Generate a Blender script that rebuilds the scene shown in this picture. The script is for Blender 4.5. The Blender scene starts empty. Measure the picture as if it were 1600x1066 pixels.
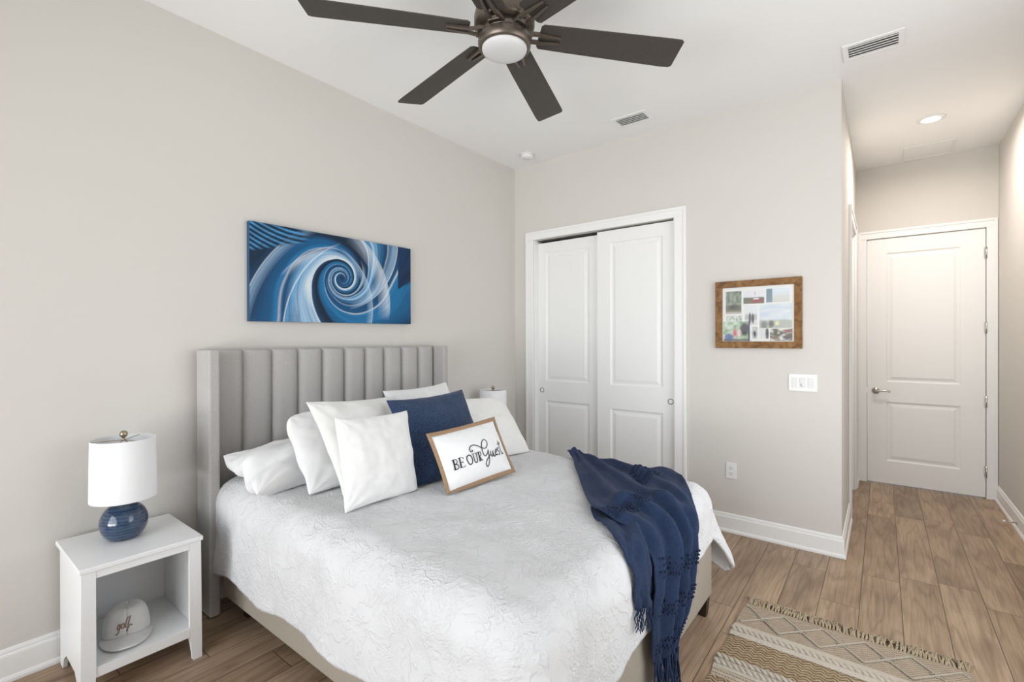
import bpy, math, random
import numpy as np
from mathutils import Matrix, Vector
random.seed(7); RNG = np.random.RandomState(5)
S = bpy.context.scene
COL = S.collection

# ------------------------------------------------------------------ camera
cd = bpy.data.cameras.new('camera'); cam = bpy.data.objects.new('camera', cd); COL.objects.link(cam)
cd.sensor_width = 36.0; cd.sensor_fit = 'HORIZONTAL'; cd.lens = 741.78 * 36.0 / 1600.0
cd.clip_start = 0.05
YAW, PIT, ROL = math.radians(37.99), math.radians(-0.15), math.radians(-0.14)
F = Vector((-math.sin(YAW)*math.cos(PIT), math.cos(YAW)*math.cos(PIT), math.sin(PIT)))
R = Vector((math.cos(YAW), math.sin(YAW), 0)); U = R.cross(F)
R2 = R*math.cos(ROL) + U*math.sin(ROL); U2 = -R*math.sin(ROL) + U*math.cos(ROL)
M4 = Matrix(((R2.x, U2.x, -F.x, 2.8295), (R2.y, U2.y, -F.y, -3.671), (R2.z, U2.z, -F.z, 1.393), (0, 0, 0, 1)))
cam.matrix_world = M4
S.camera = cam

# ------------------------------------------------------------------ room numbers (metres)
H = 3.05          # ceiling
XH = 2.623        # hall left wall
XR = 3.612        # right wall
YB = 2.11         # hall end wall
YK = -5.7         # wall behind the camera

# ------------------------------------------------------------------ view, world, daylight, added fill
S.view_settings.view_transform = 'Standard'; S.view_settings.look = 'None'
S.view_settings.exposure = 0.18; S.view_settings.gamma = 1.0
S.view_settings.use_curve_mapping = False
W = bpy.data.worlds.new('world'); S.world = W; W.use_nodes = True
nt = W.node_tree; bg = nt.nodes['Background']
sky = nt.nodes.new('ShaderNodeTexSky'); sky.sky_type = 'NISHITA'; sky.sun_elevation = math.radians(48); sky.sun_rotation = math.radians(20); sky.sun_disc = False
nt.links.new(sky.outputs['Color'], bg.inputs['Color']); bg.inputs['Strength'].default_value = 0.12
def area(name, loc, rot, sx, sy, power, color=(1, 1, 1), spread=180):
    l = bpy.data.lights.new(name, 'AREA'); l.shape = 'RECTANGLE'; l.size = sx; l.size_y = sy
    l.energy = power; l.color = color; l.spread = math.radians(spread)
    o = bpy.data.objects.new(name, l); COL.objects.link(o); o.location = loc; o.rotation_euler = rot
    return o
# daylight through a window and one added as fill, behind the camera (window_1: end wall, added_window: right wall)
WIN1 = (0.25, 3.25, 0.25, 2.75)     # x0,x1,z0,z1 on wall_back
ADDED_WIN = (-2.45, -0.55, 0.35, 2.6)      # y0,y1,z0,z1 on wall_right, window added for side fill
W1C = ((WIN1[0]+WIN1[1])/2, YK-0.2, (WIN1[2]+WIN1[3])/2)
DAY = (0.955, 0.98, 1.0)
area('daylight_sky', W1C, (math.radians(90), 0, 0), WIN1[1]-WIN1[0], WIN1[3]-WIN1[2], 92, DAY)
# added fill lamp outside the back window, tilted up to brighten the ceiling
area('upward_fill', (W1C[0], YK-0.75, 0.25), (math.radians(140), 0, 0), WIN1[1]-WIN1[0], 1.4, 124, (1.0, 0.985, 0.955))
W2Y = (ADDED_WIN[0]+ADDED_WIN[1])/2
area('side_fill', (XR+0.03, W2Y, (ADDED_WIN[2]+ADDED_WIN[3])/2), (0, math.radians(90), 0), ADDED_WIN[3]-ADDED_WIN[2], ADDED_WIN[1]-ADDED_WIN[0], 25, DAY)  # added fill lamp in the side opening, on the room side of the pane
area('side_fill_up', (XR+0.045, W2Y, 0.95), (0, math.radians(125), 0), 1.0, ADDED_WIN[1]-ADDED_WIN[0], 9, (1.0, 0.985, 0.955))  # second added fill lamp in that opening, tilted upwards

# ------------------------------------------------------------------ helpers
def lin(c):
    c = np.asarray(c, float)/255.0
    return np.where(c <= 0.04045, c/12.92, ((c+0.055)/1.055)**2.4)
ROOTLOC = {}
class MB:
    def __init__(s): s.v = []; s.f = []; s.sm = []; s.col = None
    def add(s, verts, faces, smooth=False):
        b = len(s.v); s.v.extend([tuple(map(float, p)) for p in verts])
        s.f.extend([tuple(i+b for i in q) for q in faces]); s.sm.extend([smooth]*len(faces)); return s
    def box(s, x0, x1, y0, y1, z0, z1):
        v = [(x, y, z) for x in (x0, x1) for y in (y0, y1) for z in (z0, z1)]
        f = [(0, 1, 3, 2), (4, 6, 7, 5), (0, 4, 5, 1), (2, 3, 7, 6), (0, 2, 6, 4), (1, 5, 7, 3)]
        return s.add(v, f)
    def hexa(s, lo, hi):      # 4 lower points, 4 upper points (same winding)
        f = [(3, 2, 1, 0), (4, 5, 6, 7)] + [(i, (i+1) % 4, 4+(i+1) % 4, 4+i) for i in range(4)]
        return s.add(list(lo)+list(hi), f)
    def tube(s, pts, r, n=8, caps=True):
        pts = [np.array(p, float) for p in pts]; m = len(pts)
        rr = [r]*m if np.isscalar(r) else r
        vs = []; prev = None
        for i, p in enumerate(pts):
            t = pts[min(i+1, m-1)]-pts[max(i-1, 0)]; t = t/(np.linalg.norm(t)+1e-12)
            if prev is None:
                a = np.array([0, 0, 1.0]) if abs(t[2]) < .9 else np.array([1.0, 0, 0])
                u = np.cross(a, t)
            else: u = prev-t*(prev@t)
            u = u/(np.linalg.norm(u)+1e-12); prev = u; w = np.cross(t, u)
            for k in range(n):
                an = 2*math.pi*k/n; vs.append(p+rr[i]*(u*math.cos(an)+w*math.sin(an)))
        fs = [(i*n+k, i*n+(k+1) % n, (i+1)*n+(k+1) % n, (i+1)*n+k) for i in range(m-1) for k in range(n)]
        if caps: fs += [tuple(range(n-1, -1, -1)), tuple(range((m-1)*n, m*n))]
        return s.add(vs, fs, True)
    def lathe(s, prof, c, n=40, cap0=True, cap1=True, M=None):
        vs = []
        for (r, z) in prof:
            for k in range(n):
                an = 2*math.pi*k/n; p = np.array([r*math.cos(an), r*math.sin(an), z])
                if M is not None: p = M@p
                vs.append(p+np.array(c))
        m = len(prof)
        fs = [(i*n+k, i*n+(k+1) % n, (i+1)*n+(k+1) % n, (i+1)*n+k) for i in range(m-1) for k in range(n)]
        if cap0: fs.append(tuple(range(n-1, -1, -1)))
        if cap1: fs.append(tuple(range((m-1)*n, m*n)))
        return s.add(vs, fs, True)
    def grid(s, P, smooth=True, flip=False):
        n, m = P.shape[:2]
        fs = [((i*m+j), ((i+1)*m+j), ((i+1)*m+j+1), (i*m+j+1)) for i in range(n-1) for j in range(m-1)]
        if flip: fs = [q[::-1] for q in fs]
        return s.add(P.reshape(-1, 3), fs, smooth)
    def ball(s, c, r, n=6, m=4):
        vs = [(c[0], c[1], c[2]-r)]
        for i in range(1, m):
            a = math.pi*i/m-math.pi/2
            for k in range(n):
                t = 2*math.pi*k/n; vs.append((c[0]+r*math.cos(a)*math.cos(t), c[1]+r*math.cos(a)*math.sin(t), c[2]+r*math.sin(a)))
        vs.append((c[0], c[1], c[2]+r)); L = len(vs)-1
        fs = [(0, 1+(k+1) % n, 1+k) for k in range(n)]
        for i in range(m-2):
            fs += [(1+i*n+k, 1+i*n+(k+1) % n, 1+(i+1)*n+(k+1) % n, 1+(i+1)*n+k) for k in range(n)]
        fs += [(1+(m-2)*n+k, 1+(m-2)*n+(k+1) % n, L) for k in range(n)]
        return s.add(vs, fs, True)
    def build(s, name, mat, parent=None, bevel=0, seg=2, solid=0, sub=0, label=None, colors=None):
        base = Vector((0, 0, 0)); q = parent
        if parent is not None:
            while q.parent is not None: q = q.parent
            base = Vector(ROOTLOC.get(q.name, (0, 0, 0)))
        me = bpy.data.meshes.new(name)
        me.from_pydata([(p[0]-base.x, p[1]-base.y, p[2]-base.z) for p in s.v], [], s.f)
        me.polygons.foreach_set('use_smooth', s.sm)
        if colors is not None:
            at = me.color_attributes.new('Col', 'FLOAT_COLOR', 'POINT')
            at.data.foreach_set('color', np.concatenate([colors, np.ones((len(colors), 1))], 1).astype(np.float32).ravel())
        me.materials.append(mat); me.update()
        o = bpy.data.objects.new(name, me); COL.objects.link(o)
        if parent is not None: o.parent = parent
        if bevel:
            b = o.modifiers.new('bevel', 'BEVEL'); b.width = bevel; b.segments = seg; b.limit_method = 'ANGLE'; b.angle_limit = math.radians(40)
        if solid:
            b = o.modifiers.new('solid', 'SOLIDIFY'); b.thickness = solid; b.offset = -1
        if sub:
            b = o.modifiers.new('sub', 'SUBSURF'); b.levels = sub; b.render_levels = sub
        if label: o['label'] = label
        return o
def tag(o, label, cat, group=None, kind=None):
    o['label'] = label; o['category'] = cat
    if group: o['group'] = group
    if kind: o['kind'] = kind
    return o
def thing(name, label, cat, loc, group=None):
    o = bpy.data.objects.new(name, None); COL.objects.link(o); o.location = loc
    o.empty_display_size = .1
    ROOTLOC[o.name] = loc
    return tag(o, label, cat, group)
def struct(name, mb, mat, parent=None, **k):
    o = mb.build(name, mat, parent, **k)
    if parent is None: o['kind'] = 'structure'
    return o
def sroot(name, loc):
    o = bpy.data.objects.new(name, None); COL.objects.link(o); o.location = loc; ROOTLOC[o.name] = loc
    o['kind'] = 'structure'; o.empty_display_size = .1
    return o
def copy_tree(o, parent=None):
    c = o.copy(); COL.objects.link(c)
    if parent is not None: c.parent = parent
    for ch in [x for x in bpy.data.objects if x.parent == o and x != c]: copy_tree(ch, c)
    return c
def smooth_noise(x, y, seed=0):
    x = np.asarray(x, float); y = np.asarray(y, float)
    T = np.random.RandomState(seed).rand(64, 64)
    xi = np.floor(x).astype(int); yi = np.floor(y).astype(int); fx = x-xi; fy = y-yi
    fx = fx*fx*(3-2*fx); fy = fy*fy*(3-2*fy)
    g = lambda i, j: T[i % 64, j % 64]
    return (g(xi, yi)*(1-fx)+g(xi+1, yi)*fx)*(1-fy)+(g(xi, yi+1)*(1-fx)+g(xi+1, yi+1)*fx)*fy-.5
def catmull(p, k=6):
    p = np.array(p, float); pp = np.vstack([2*p[0]-p[1], p, 2*p[-1]-p[-2]]); o = []
    for i in range(1, len(pp)-2):
        for s in np.linspace(0, 1, k, endpoint=False):
            o.append(.5*(2*pp[i]+(pp[i+1]-pp[i-1])*s+(2*pp[i-1]-5*pp[i]+4*pp[i+1]-pp[i+2])*s*s+(3*pp[i]-pp[i-1]-3*pp[i+1]+pp[i+2])*s**3))
    o.append(p[-1]); return np.array(o)

# ------------------------------------------------------------------ materials
def new_mat(name, color, rough=.6, metal=0, spec=.5):
    m = bpy.data.materials.new(name); m.use_nodes = True; b = m.node_tree.nodes['Principled BSDF']
    b.inputs['Base Color'].default_value = (*color, 1); b.inputs['Roughness'].default_value = rough
    b.inputs['Metallic'].default_value = metal; b.inputs['Specular IOR Level'].default_value = spec
    return m
def nd(m, t, **k):
    n = m.node_tree.nodes.new(t)
    for a, v in k.items():
        if a in n.inputs: n.inputs[a].default_value = v
        else: setattr(n, a, v)
    return n
def lk(m, a, b): m.node_tree.links.new(a, b)
def bsdf(m): return m.node_tree.nodes['Principled BSDF']
def coords(m, scale=(1, 1, 1), rot=(0, 0, 0), loc=(0, 0, 0)):
    t = nd(m, 'ShaderNodeTexCoord'); mp = nd(m, 'ShaderNodeMapping')
    mp.inputs['Scale'].default_value = scale; mp.inputs['Rotation'].default_value = rot; mp.inputs['Location'].default_value = loc
    lk(m, t.outputs['Object'], mp.inputs['Vector']); return mp.outputs['Vector']
def bump(m, h, strength=.3, dist=.01):
    b = nd(m, 'ShaderNodeBump'); b.inputs['Strength'].default_value = strength; b.inputs['Distance'].default_value = dist
    lk(m, h, b.inputs['Height']); lk(m, b.outputs['Normal'], bsdf(m).inputs['Normal']); return b
def noise_bump(m, scale, strength, dist, detail=3, sc=(1, 1, 1)):
    v = coords(m, sc); n = nd(m, 'ShaderNodeTexNoise', Scale=scale, Detail=detail); lk(m, v, n.inputs['Vector'])
    bump(m, n.outputs['Fac'], strength, dist); return n
def ramp(m, fac, stops):
    r = nd(m, 'ShaderNodeValToRGB'); e = r.color_ramp.elements
    while len(e) < len(stops): e.new(.5)
    for el, (p, c) in zip(e, stops): el.position = p; el.color = (*c, 1)
    lk(m, fac, r.inputs['Fac']); return r.outputs['Color']
def mixc(m, fac, a, b, mode='MIX'):
    n = nd(m, 'ShaderNodeMix', data_type='RGBA', blend_type=mode)
    for s, v in ((0, fac), (6, a), (7, b)):
        if hasattr(v, 'is_linked') or hasattr(v, 'links'): lk(m, v, n.inputs[s])
        else: n.inputs[s].default_value = v if s == 0 else (*v, 1)
    return n.outputs[2]
def math_n(m, op, a, b=None):
    n = nd(m, 'ShaderNodeMath', operation=op)
    for i, v in enumerate((a, b)):
        if v is None: continue
        if hasattr(v, 'links'): lk(m, v, n.inputs[i])
        else: n.inputs[i].default_value = v
    return n.outputs[0]

m_wall = new_mat('wall_paint', (.675, .652, .615), .75, spec=.2); noise_bump(m_wall, 260, .05, .002)
m_ceil = new_mat('ceiling_paint', (.87, .87, .865), .8, spec=.2); noise_bump(m_ceil, 180, .06, .002)
m_trim = new_mat('trim_paint', (.88, .88, .875), .35)
m_door = new_mat('door_paint', (.88, .88, .875), .4)
m_dark = new_mat('dark_gap', (.05, .05, .05), .9)
m_nickel = new_mat('satin_nickel', (.55, .53, .50), .3, 1)
m_plast = new_mat('white_plastic', (.82, .82, .82), .35)
m_plast2 = new_mat('white_plastic_rocker', (.74, .74, .745), .35)
m_slot = new_mat('socket_slot', (.06, .06, .06), .6)
m_white = new_mat('white_lacquer', (.88, .885, .89), .32)
m_wood_d = new_mat('dark_wood', (.03, .018, .012), .5)

def make_floor_mat():
    m = new_mat('plank_floor', (.4, .3, .2), .42, spec=.4)
    v = coords(m, (1, 1, 1), (0, 0, math.radians(90)), (0.30, 0.0, 0))
    # planks run along y: rotate so brick rows follow y
    t = nd(m, 'ShaderNodeTexCoord'); sp = nd(m, 'ShaderNodeSeparateXYZ'); lk(m, t.outputs['Object'], sp.inputs[0])
    PW = .172; PL = 1.22
    xs = math_n(m, 'DIVIDE', math_n(m, 'SUBTRACT', sp.outputs['X'], 2.906), PW)
    row = math_n(m, 'FLOOR', xs); fx = math_n(m, 'FRACT', xs)
    wn = nd(m, 'ShaderNodeTexWhiteNoise', noise_dimensions='1D'); lk(m, row, wn.inputs['W'])
    ys = math_n(m, 'ADD', math_n(m, 'DIVIDE', sp.outputs['Y'], PL), math_n(m, 'MULTIPLY', wn.outputs['Value'], 7.0))
    cell = math_n(m, 'FLOOR', ys); fy = math_n(m, 'FRACT', ys)
    cb = nd(m, 'ShaderNodeCombineXYZ'); lk(m, row, cb.inputs[0]); lk(m, cell, cb.inputs[1])
    wn2 = nd(m, 'ShaderNodeTexWhiteNoise', noise_dimensions='2D'); lk(m, cb.outputs[0], wn2.inputs['Vector'])
    # grain coordinates, shifted per plank
    sh = nd(m, 'ShaderNodeVectorMath', operation='MULTIPLY_ADD')
    lk(m, wn2.outputs['Color'], sh.inputs[0]); sh.inputs[1].default_value = (9, 17, 5); lk(m, t.outputs['Object'], sh.inputs[2])
    mp = nd(m, 'ShaderNodeMapping'); mp.inputs['Scale'].default_value = (1, .095, 1); lk(m, sh.outputs[0], mp.inputs['Vector'])
    n1 = nd(m, 'ShaderNodeTexNoise', Scale=8.0, Detail=1.5, Roughness=.5); lk(m, mp.outputs[0], n1.inputs['Vector'])
    mp2 = nd(m, 'ShaderNodeMapping'); mp2.inputs['Scale'].default_value = (1, .03, 1); lk(m, sh.outputs[0], mp2.inputs['Vector'])
    n2 = nd(m, 'ShaderNodeTexNoise', Scale=150.0, Detail=4.0, Roughness=.6); lk(m, mp2.outputs[0], n2.inputs['Vector'])
    # cathedral rings: contour lines of the low frequency noise
    rg = math_n(m, 'FRACT', math_n(m, 'MULTIPLY', n1.outputs['Fac'], 9.0))
    rg = math_n(m, 'ABSOLUTE', math_n(m, 'SUBTRACT', rg, .5))
    mpk = nd(m, 'ShaderNodeMapping'); mpk.inputs['Scale'].default_value = (1, .45, 1); lk(m, sh.outputs[0], mpk.inputs['Vector'])
    vk = nd(m, 'ShaderNodeTexNoise', Scale=5.0, Detail=4.0); lk(m, mpk.outputs[0], vk.inputs['Vector'])
    base = ramp(m, wn2.outputs['Value'], [(0, (.325, .232, .155)), (.5, (.38, .272, .182)), (1, (.43, .312, .215))])
    grain = ramp(m, n2.outputs['Fac'], [(.30, (.74, .70, .66)), (.62, (1.06, 1.06, 1.06))])
    c = mixc(m, .95, base, grain, 'MULTIPLY')
    ring = ramp(m, rg, [(0.0, (.55, .50, .45)), (.20, (1, 1, 1)), (.5, (1.06, 1.06, 1.06))])
    c = mixc(m, .5, c, ring, 'MULTIPLY')
    blot = ramp(m, vk.outputs['Fac'], [(.32, (.62, .58, .55)), (.58, (1.1, 1.1, 1.1))])
    c = mixc(m, .7, c, blot, 'MULTIPLY')
    ex = math_n(m, 'MULTIPLY', math_n(m, 'MINIMUM', fx, math_n(m, 'SUBTRACT', 1.0, fx)), PW)
    ey = math_n(m, 'MULTIPLY', math_n(m, 'MINIMUM', fy, math_n(m, 'SUBTRACT', 1.0, fy)), PL)
    e = math_n(m, 'MINIMUM', ex, ey)
    g = nd(m, 'ShaderNodeMapRange'); lk(m, e, g.inputs['Value']); g.inputs['From Min'].default_value = .0009; g.inputs['From Max'].default_value = .0026
    c = mixc(m, g.outputs['Result'], (.10, .065, .04), c)
    lk(m, c, bsdf(m).inputs['Base Color'])
    hsum = math_n(m, 'ADD', math_n(m, 'MULTIPLY', n2.outputs['Fac'], .12), g.outputs['Result'])
    bump(m, hsum, .35, .002)
    return m
m_floor = make_floor_mat()

def fabric(name, color, rough=.9, weave=900, strength=.25, var=.12, sheen=.2, nscale=40):
    m = new_mat(name, color, rough, spec=.15); b = bsdf(m)
    b.inputs['Sheen Weight'].default_value = sheen
    v = coords(m); n = nd(m, 'ShaderNodeTexNoise', Scale=nscale, Detail=5.0); lk(m, v, n.inputs['Vector'])
    lo = tuple(x*(1-var) for x in color); hi = tuple(min(1, x*(1+var)) for x in color)
    lk(m, ramp(m, n.outputs['Fac'], [(.3, lo), (.7, hi)]), b.inputs['Base Color'])
    n2 = nd(m, 'ShaderNodeTexNoise', Scale=weave, Detail=2.0); lk(m, v, n2.inputs['Vector'])
    bump(m, n2.outputs['Fac'], strength, .002); return m
def linen(name, color, axis):
    m = new_mat(name, color, .9, spec=.15)
    v = coords(m, axis); n = nd(m, 'ShaderNodeTexNoise', Scale=60.0, Detail=4.0, Roughness=.65); lk(m, v, n.inputs['Vector'])
    lk(m, ramp(m, n.outputs['Fac'], [(.3, tuple(x*.86 for x in color)), (.7, tuple(x*1.1 for x in color))]), bsdf(m).inputs['Base Color'])
    v2 = coords(m); n2 = nd(m, 'ShaderNodeTexNoise', Scale=700.0, Detail=2.0); lk(m, v2, n2.inputs['Vector'])
    bump(m, n2.outputs['Fac'], .3, .002); return m
m_linen = linen('grey_linen', (.470, .455, .445), (1, 1, 14))
m_linenr = linen('beige_linen', (.37, .325, .27), (4, 4, 4))
m_cotton = fabric('white_cotton', (.82, .82, .825), .9, 600, .12, .02)
m_cotton2 = fabric('ivory_cotton', (.82, .815, .80), .9, 500, .2, .02)
m_velvet = fabric('white_plush', (.80, .80, .79), .95, 350, .35, .04, .5, 25)
m_navyp = fabric('navy_melange', (.030, .052, .108), .95, 300, .6, .6, .2, 190)
m_throw = fabric('blue_woven_throw', (.021, .036, .082), .95, 420, .5, .18, .06, 120)
m_jute = fabric('tan_burlap', (.36, .235, .145), .95, 500, .6, .25, .1, 260)
m_ink = new_mat('black_print', (.012, .013, .016), .8)
m_capm = fabric('white_twill', (.76, .76, .75), .9, 500, .15, .03)
m_stitch = new_mat('tan_thread', (.30, .20, .165), .7)
m_dkthread = new_mat('black_thread', (.02, .02, .025), .7)

def make_comforter_mat():
    m = new_mat('matelasse_white', (.69, .692, .705), .9, spec=.15); bsdf(m).inputs['Sheen Weight'].default_value = .15
    v = coords(m)
    nz = nd(m, 'ShaderNodeTexNoise', Scale=5.0, Detail=2.0); lk(m, v, nz.inputs['Vector'])
    ad = nd(m, 'ShaderNodeVectorMath', operation='MULTIPLY_ADD'); lk(m, nz.outputs['Color'], ad.inputs[0]); ad.inputs[1].default_value = (.16, .16, .16); lk(m, v, ad.inputs[2])
    # ridged veins (branch-like crinkles)
    n1 = nd(m, 'ShaderNodeTexNoise', Scale=11.0, Detail=3.0, Roughness=.6); lk(m, ad.outputs[0], n1.inputs['Vector'])
    ridge = math_n(m, 'SUBTRACT', 1.0, math_n(m, 'MULTIPLY', math_n(m, 'ABSOLUTE', math_n(m, 'SUBTRACT', n1.outputs['Fac'], .5)), 16.0))
    ridge = math_n(m, 'MAXIMUM', ridge, 0.0)
    n2 = nd(m, 'ShaderNodeTexNoise', Scale=70.0, Detail=3.0); lk(m, ad.outputs[0], n2.inputs['Vector'])
    r2 = math_n(m, 'SUBTRACT', 1.0, math_n(m, 'MULTIPLY', math_n(m, 'ABSOLUTE', math_n(m, 'SUBTRACT', n2.outputs['Fac'], .5)), 7.0))
    r2 = math_n(m, 'MAXIMUM', r2, 0.0)
    msk = nd(m, 'ShaderNodeTexNoise', Scale=3.5, Detail=2.0); lk(m, v, msk.inputs['Vector'])
    mk = nd(m, 'ShaderNodeMapRange'); lk(m, msk.outputs['Fac'], mk.inputs['Value']); mk.inputs['From Min'].default_value = .42; mk.inputs['From Max'].default_value = .58
    h = math_n(m, 'ADD', math_n(m, 'MULTIPLY', ridge, .7), math_n(m, 'MULTIPLY', math_n(m, 'MULTIPLY', r2, mk.outputs['Result']), .6))
    bump(m, h, .62, .0055); return m
m_comf = make_comforter_mat()

# ================================================================== SETTING
X0, X1 = .225, 1.561; ZO = 2.334      # closet opening
WT = .12
struct('floor', MB().box(-.12, XR+.12, YK-.12, YB+.12, -.1, 0), m_floor)
struct('ceiling', MB().box(-.12, XR+.12, YK-.12, YB+.12, H, H+.1), m_ceil)
struct('wall_headboard', MB().box(-WT, 0, YK-WT, .75, 0, H), m_wall)
wc = MB(); wc.box(0, X0, 0, WT, 0, H); wc.box(X1, XH, 0, WT, 0, H); wc.box(X0, X1, 0, WT, ZO, H)
struct('wall_closet', wc, m_wall)
HO0, HO1 = .87, 1.72                   # door opening in the hall's left wall
wh = MB(); wh.box(XH-WT, XH, WT, HO0, 0, H); wh.box(XH-WT, XH, HO1, YB+WT, 0, H); wh.box(XH-WT, XH, HO0, HO1, 2.355, H)
struct('wall_hall', wh, m_wall)
DX0, DX1, DZ = 2.711, 3.534, 2.353
we = MB(); we.box(XH, DX0-.004, YB, YB+WT, 0, H); we.box(DX1+.004, XR, YB, YB+WT, 0, H); we.box(DX0-.004, DX1+.004, YB, YB+WT, DZ+.004, H)
struct('wall_end', we, m_wall)
wr = MB()
wr.box(XR, XR+WT, ADDED_WIN[1], YB+WT, 0, H); wr.box(XR, XR+WT, YK-WT, ADDED_WIN[0], 0, H)
wr.box(XR, XR+WT, ADDED_WIN[0], ADDED_WIN[1], 0, ADDED_WIN[2]); wr.box(XR, XR+WT, ADDED_WIN[0], ADDED_WIN[1], ADDED_WIN[3], H)
struct('wall_right', wr, m_wall)
wb = MB()
wb.box(0, WIN1[0], YK-WT, YK, 0, H); wb.box(WIN1[1], XR, YK-WT, YK, 0, H)
wb.box(WIN1[0], WIN1[1], YK-WT, YK, 0, WIN1[2]); wb.box(WIN1[0], WIN1[1], YK-WT, YK, WIN1[3], H)
struct('wall_back', wb, m_wall)
# closet box behind the sliding doors
cl = MB(); cl.box(0, XH-WT, .72, .75, 0, H)
struct('wall_closet_interior', cl, m_wall)

def pane_mat():
    m = bpy.data.materials.new('window_glass'); m.use_nodes = True; n = m.node_tree; n.nodes.remove(n.nodes['Principled BSDF'])
    t = n.nodes.new('ShaderNodeBsdfTransparent'); g = n.nodes.new('ShaderNodeBsdfGlossy'); g.inputs['Roughness'].default_value = .02
    f = n.nodes.new('ShaderNodeFresnel'); f.inputs['IOR'].default_value = 1.4; mx = n.nodes.new('ShaderNodeMixShader')
    n.links.new(f.outputs[0], mx.inputs[0]); n.links.new(t.outputs[0], mx.inputs[1]); n.links.new(g.outputs[0], mx.inputs[2])
    n.links.new(mx.outputs[0], n.nodes['Material Output'].inputs['Surface']); return m
m_glass = pane_mat()
m_pglass = pane_mat(); m_pglass.name = 'picture_glass'; m_pglass.node_tree.nodes['Fresnel'].inputs['IOR'].default_value = 1.22
def window(name, horizontal, a0, a1, z0, z1, wall):
    r = sroot(name, ((a0+a1)/2, wall, z0) if horizontal else (wall, (a0+a1)/2, z0))
    def bx(mb, a, b, d0, d1, lo, hi):
        if horizontal: mb.box(a, b, d0, d1, lo, hi)
        else: mb.box(-d1+2*wall, -d0+2*wall, a, b, lo, hi)
    d = wall-.08 if horizontal else wall-.08
    fr = MB(); w = .05
    bx(fr, a0, a0+w, d-.02, d+.02, z0, z1); bx(fr, a1-w, a1, d-.02, d+.02, z0, z1)
    bx(fr, a0+w, a1-w, d-.02, d+.02, z0, z0+w); bx(fr, a0+w, a1-w, d-.02, d+.02, z1-w, z1)
    zm = (z0+z1)/2; bx(fr, a0+w, a1-w, d-.02, d+.02, zm-.02, zm+.02)
    if a1-a0 > 1.4: am = (a0+a1)/2; bx(fr, am-.03, am+.03, d-.02, d+.02, z0+w, zm-.02); bx(fr, am-.03, am+.03, d-.02, d+.02, zm+.02, z1-w)
    fr.build('window_frame', m_trim, r)
    p = MB(); bx(p, a0+w, a1-w, d-.003, d+.003, z0+w, z1-w); p.build('pane', m_glass, r)
    s = MB(); bx(s, a0-.04, a1+.04, wall+.001, wall+.05, z0-.04, z0-.002); s.build('window_sill', m_trim, r, bevel=.004)
window('window_1', True, WIN1[0], WIN1[1], WIN1[2], WIN1[3], YK)
window('added_window', False, ADDED_WIN[0], ADDED_WIN[1], ADDED_WIN[2], ADDED_WIN[3], XR)  # unseen window, added to go with the side fill lamps

# ---- baseboards: moulded profile swept along a wall
BBP = [(0, 0), (.024, 0), (.024, .012), (.019, .022), (.0145, .024), (.0145, .104), (.013, .110), (.0095, .114), (.0095, .122), (.006, .131), (.0, .134)]
def baseboard(name, path, normals):
    """path: list of wall corner points (x,y); normals: inward offset direction (dx,dy) at every point"""
    mb = MB(); P = np.array([[(p[0]+n[0]*d, p[1]+n[1]*d, z+.0006) for (d, z) in BBP] for p, n in zip(path, normals)])
    n, m = P.shape[:2]
    fs = [(i*m+j, (i+1)*m+j, (i+1)*m+j+1, i*m+j+1) for i in range(n-1) for j in range(m-1)]
    fs += [tuple(range(m))[::-1], tuple(range((n-1)*m, n*m))]
    mb.add(P.reshape(-1, 3), fs); struct(name, mb, m_trim)
g = .0005
baseboard('baseboard_headboard', [(g, YK), (g, 0)], [(1, 0), (1, -1)])
baseboard('baseboard_closet_left', [(g, -g), (.139, -g)], [(1, -1), (0, -1)])
baseboard('baseboard_closet_right', [(1.653, -g), (XH+g, -g), (XH+g, .792)], [(0, -1), (1, -1), (1, 0)])
baseboard('baseboard_hall_left', [(XH+g, 1.80), (XH+g, YB-.02)], [(1, 0), (1, 0)])
baseboard('baseboard_right', [(XR-g, YB-.02), (XR-g, YK)], [(-1, 0), (-1, 0)])
baseboard('baseboard_back', [(.03, YK+g), (XR-.03, YK+g)], [(0, 1), (0, 1)])

# ---- casings
def casing_y(name, a0, a1, ztop, wl, wr_, wt, y, depth, zb=.001):
    """casing on a wall facing -y: opening a0..a1"""
    mb = MB()
    for (p, q) in ((a0-wl, a0), (a1, a1+wr_)):
        mb.box(p, q, y-depth, y-.0005, zb, ztop)
    mb.box(a0-wl, a1+wr_, y-depth, y-.0005, ztop, ztop+wt)
    for (p, q, s) in ((a0-wl, a0, 1), (a1, a1+wr_, -1)):
        o0, o1 = (p, p+.022) if s > 0 else (q-.022, q)
        mb.box(o0, o1, y-depth-.006, y-depth, zb, ztop+wt)
    mb.box(a0-wl+.022, a1+wr_-.022, y-depth-.006, y-depth, ztop+wt-.022, ztop+wt)
    struct(name, mb, m_trim, bevel=.003)
casing_y('trim_1', X0, X1, ZO, .083, .091, .076, 0, .014)
casing_y('trim_2', DX0-.004, DX1+.004, DZ+.004, .072, .070, .076, YB, .014)
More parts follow.
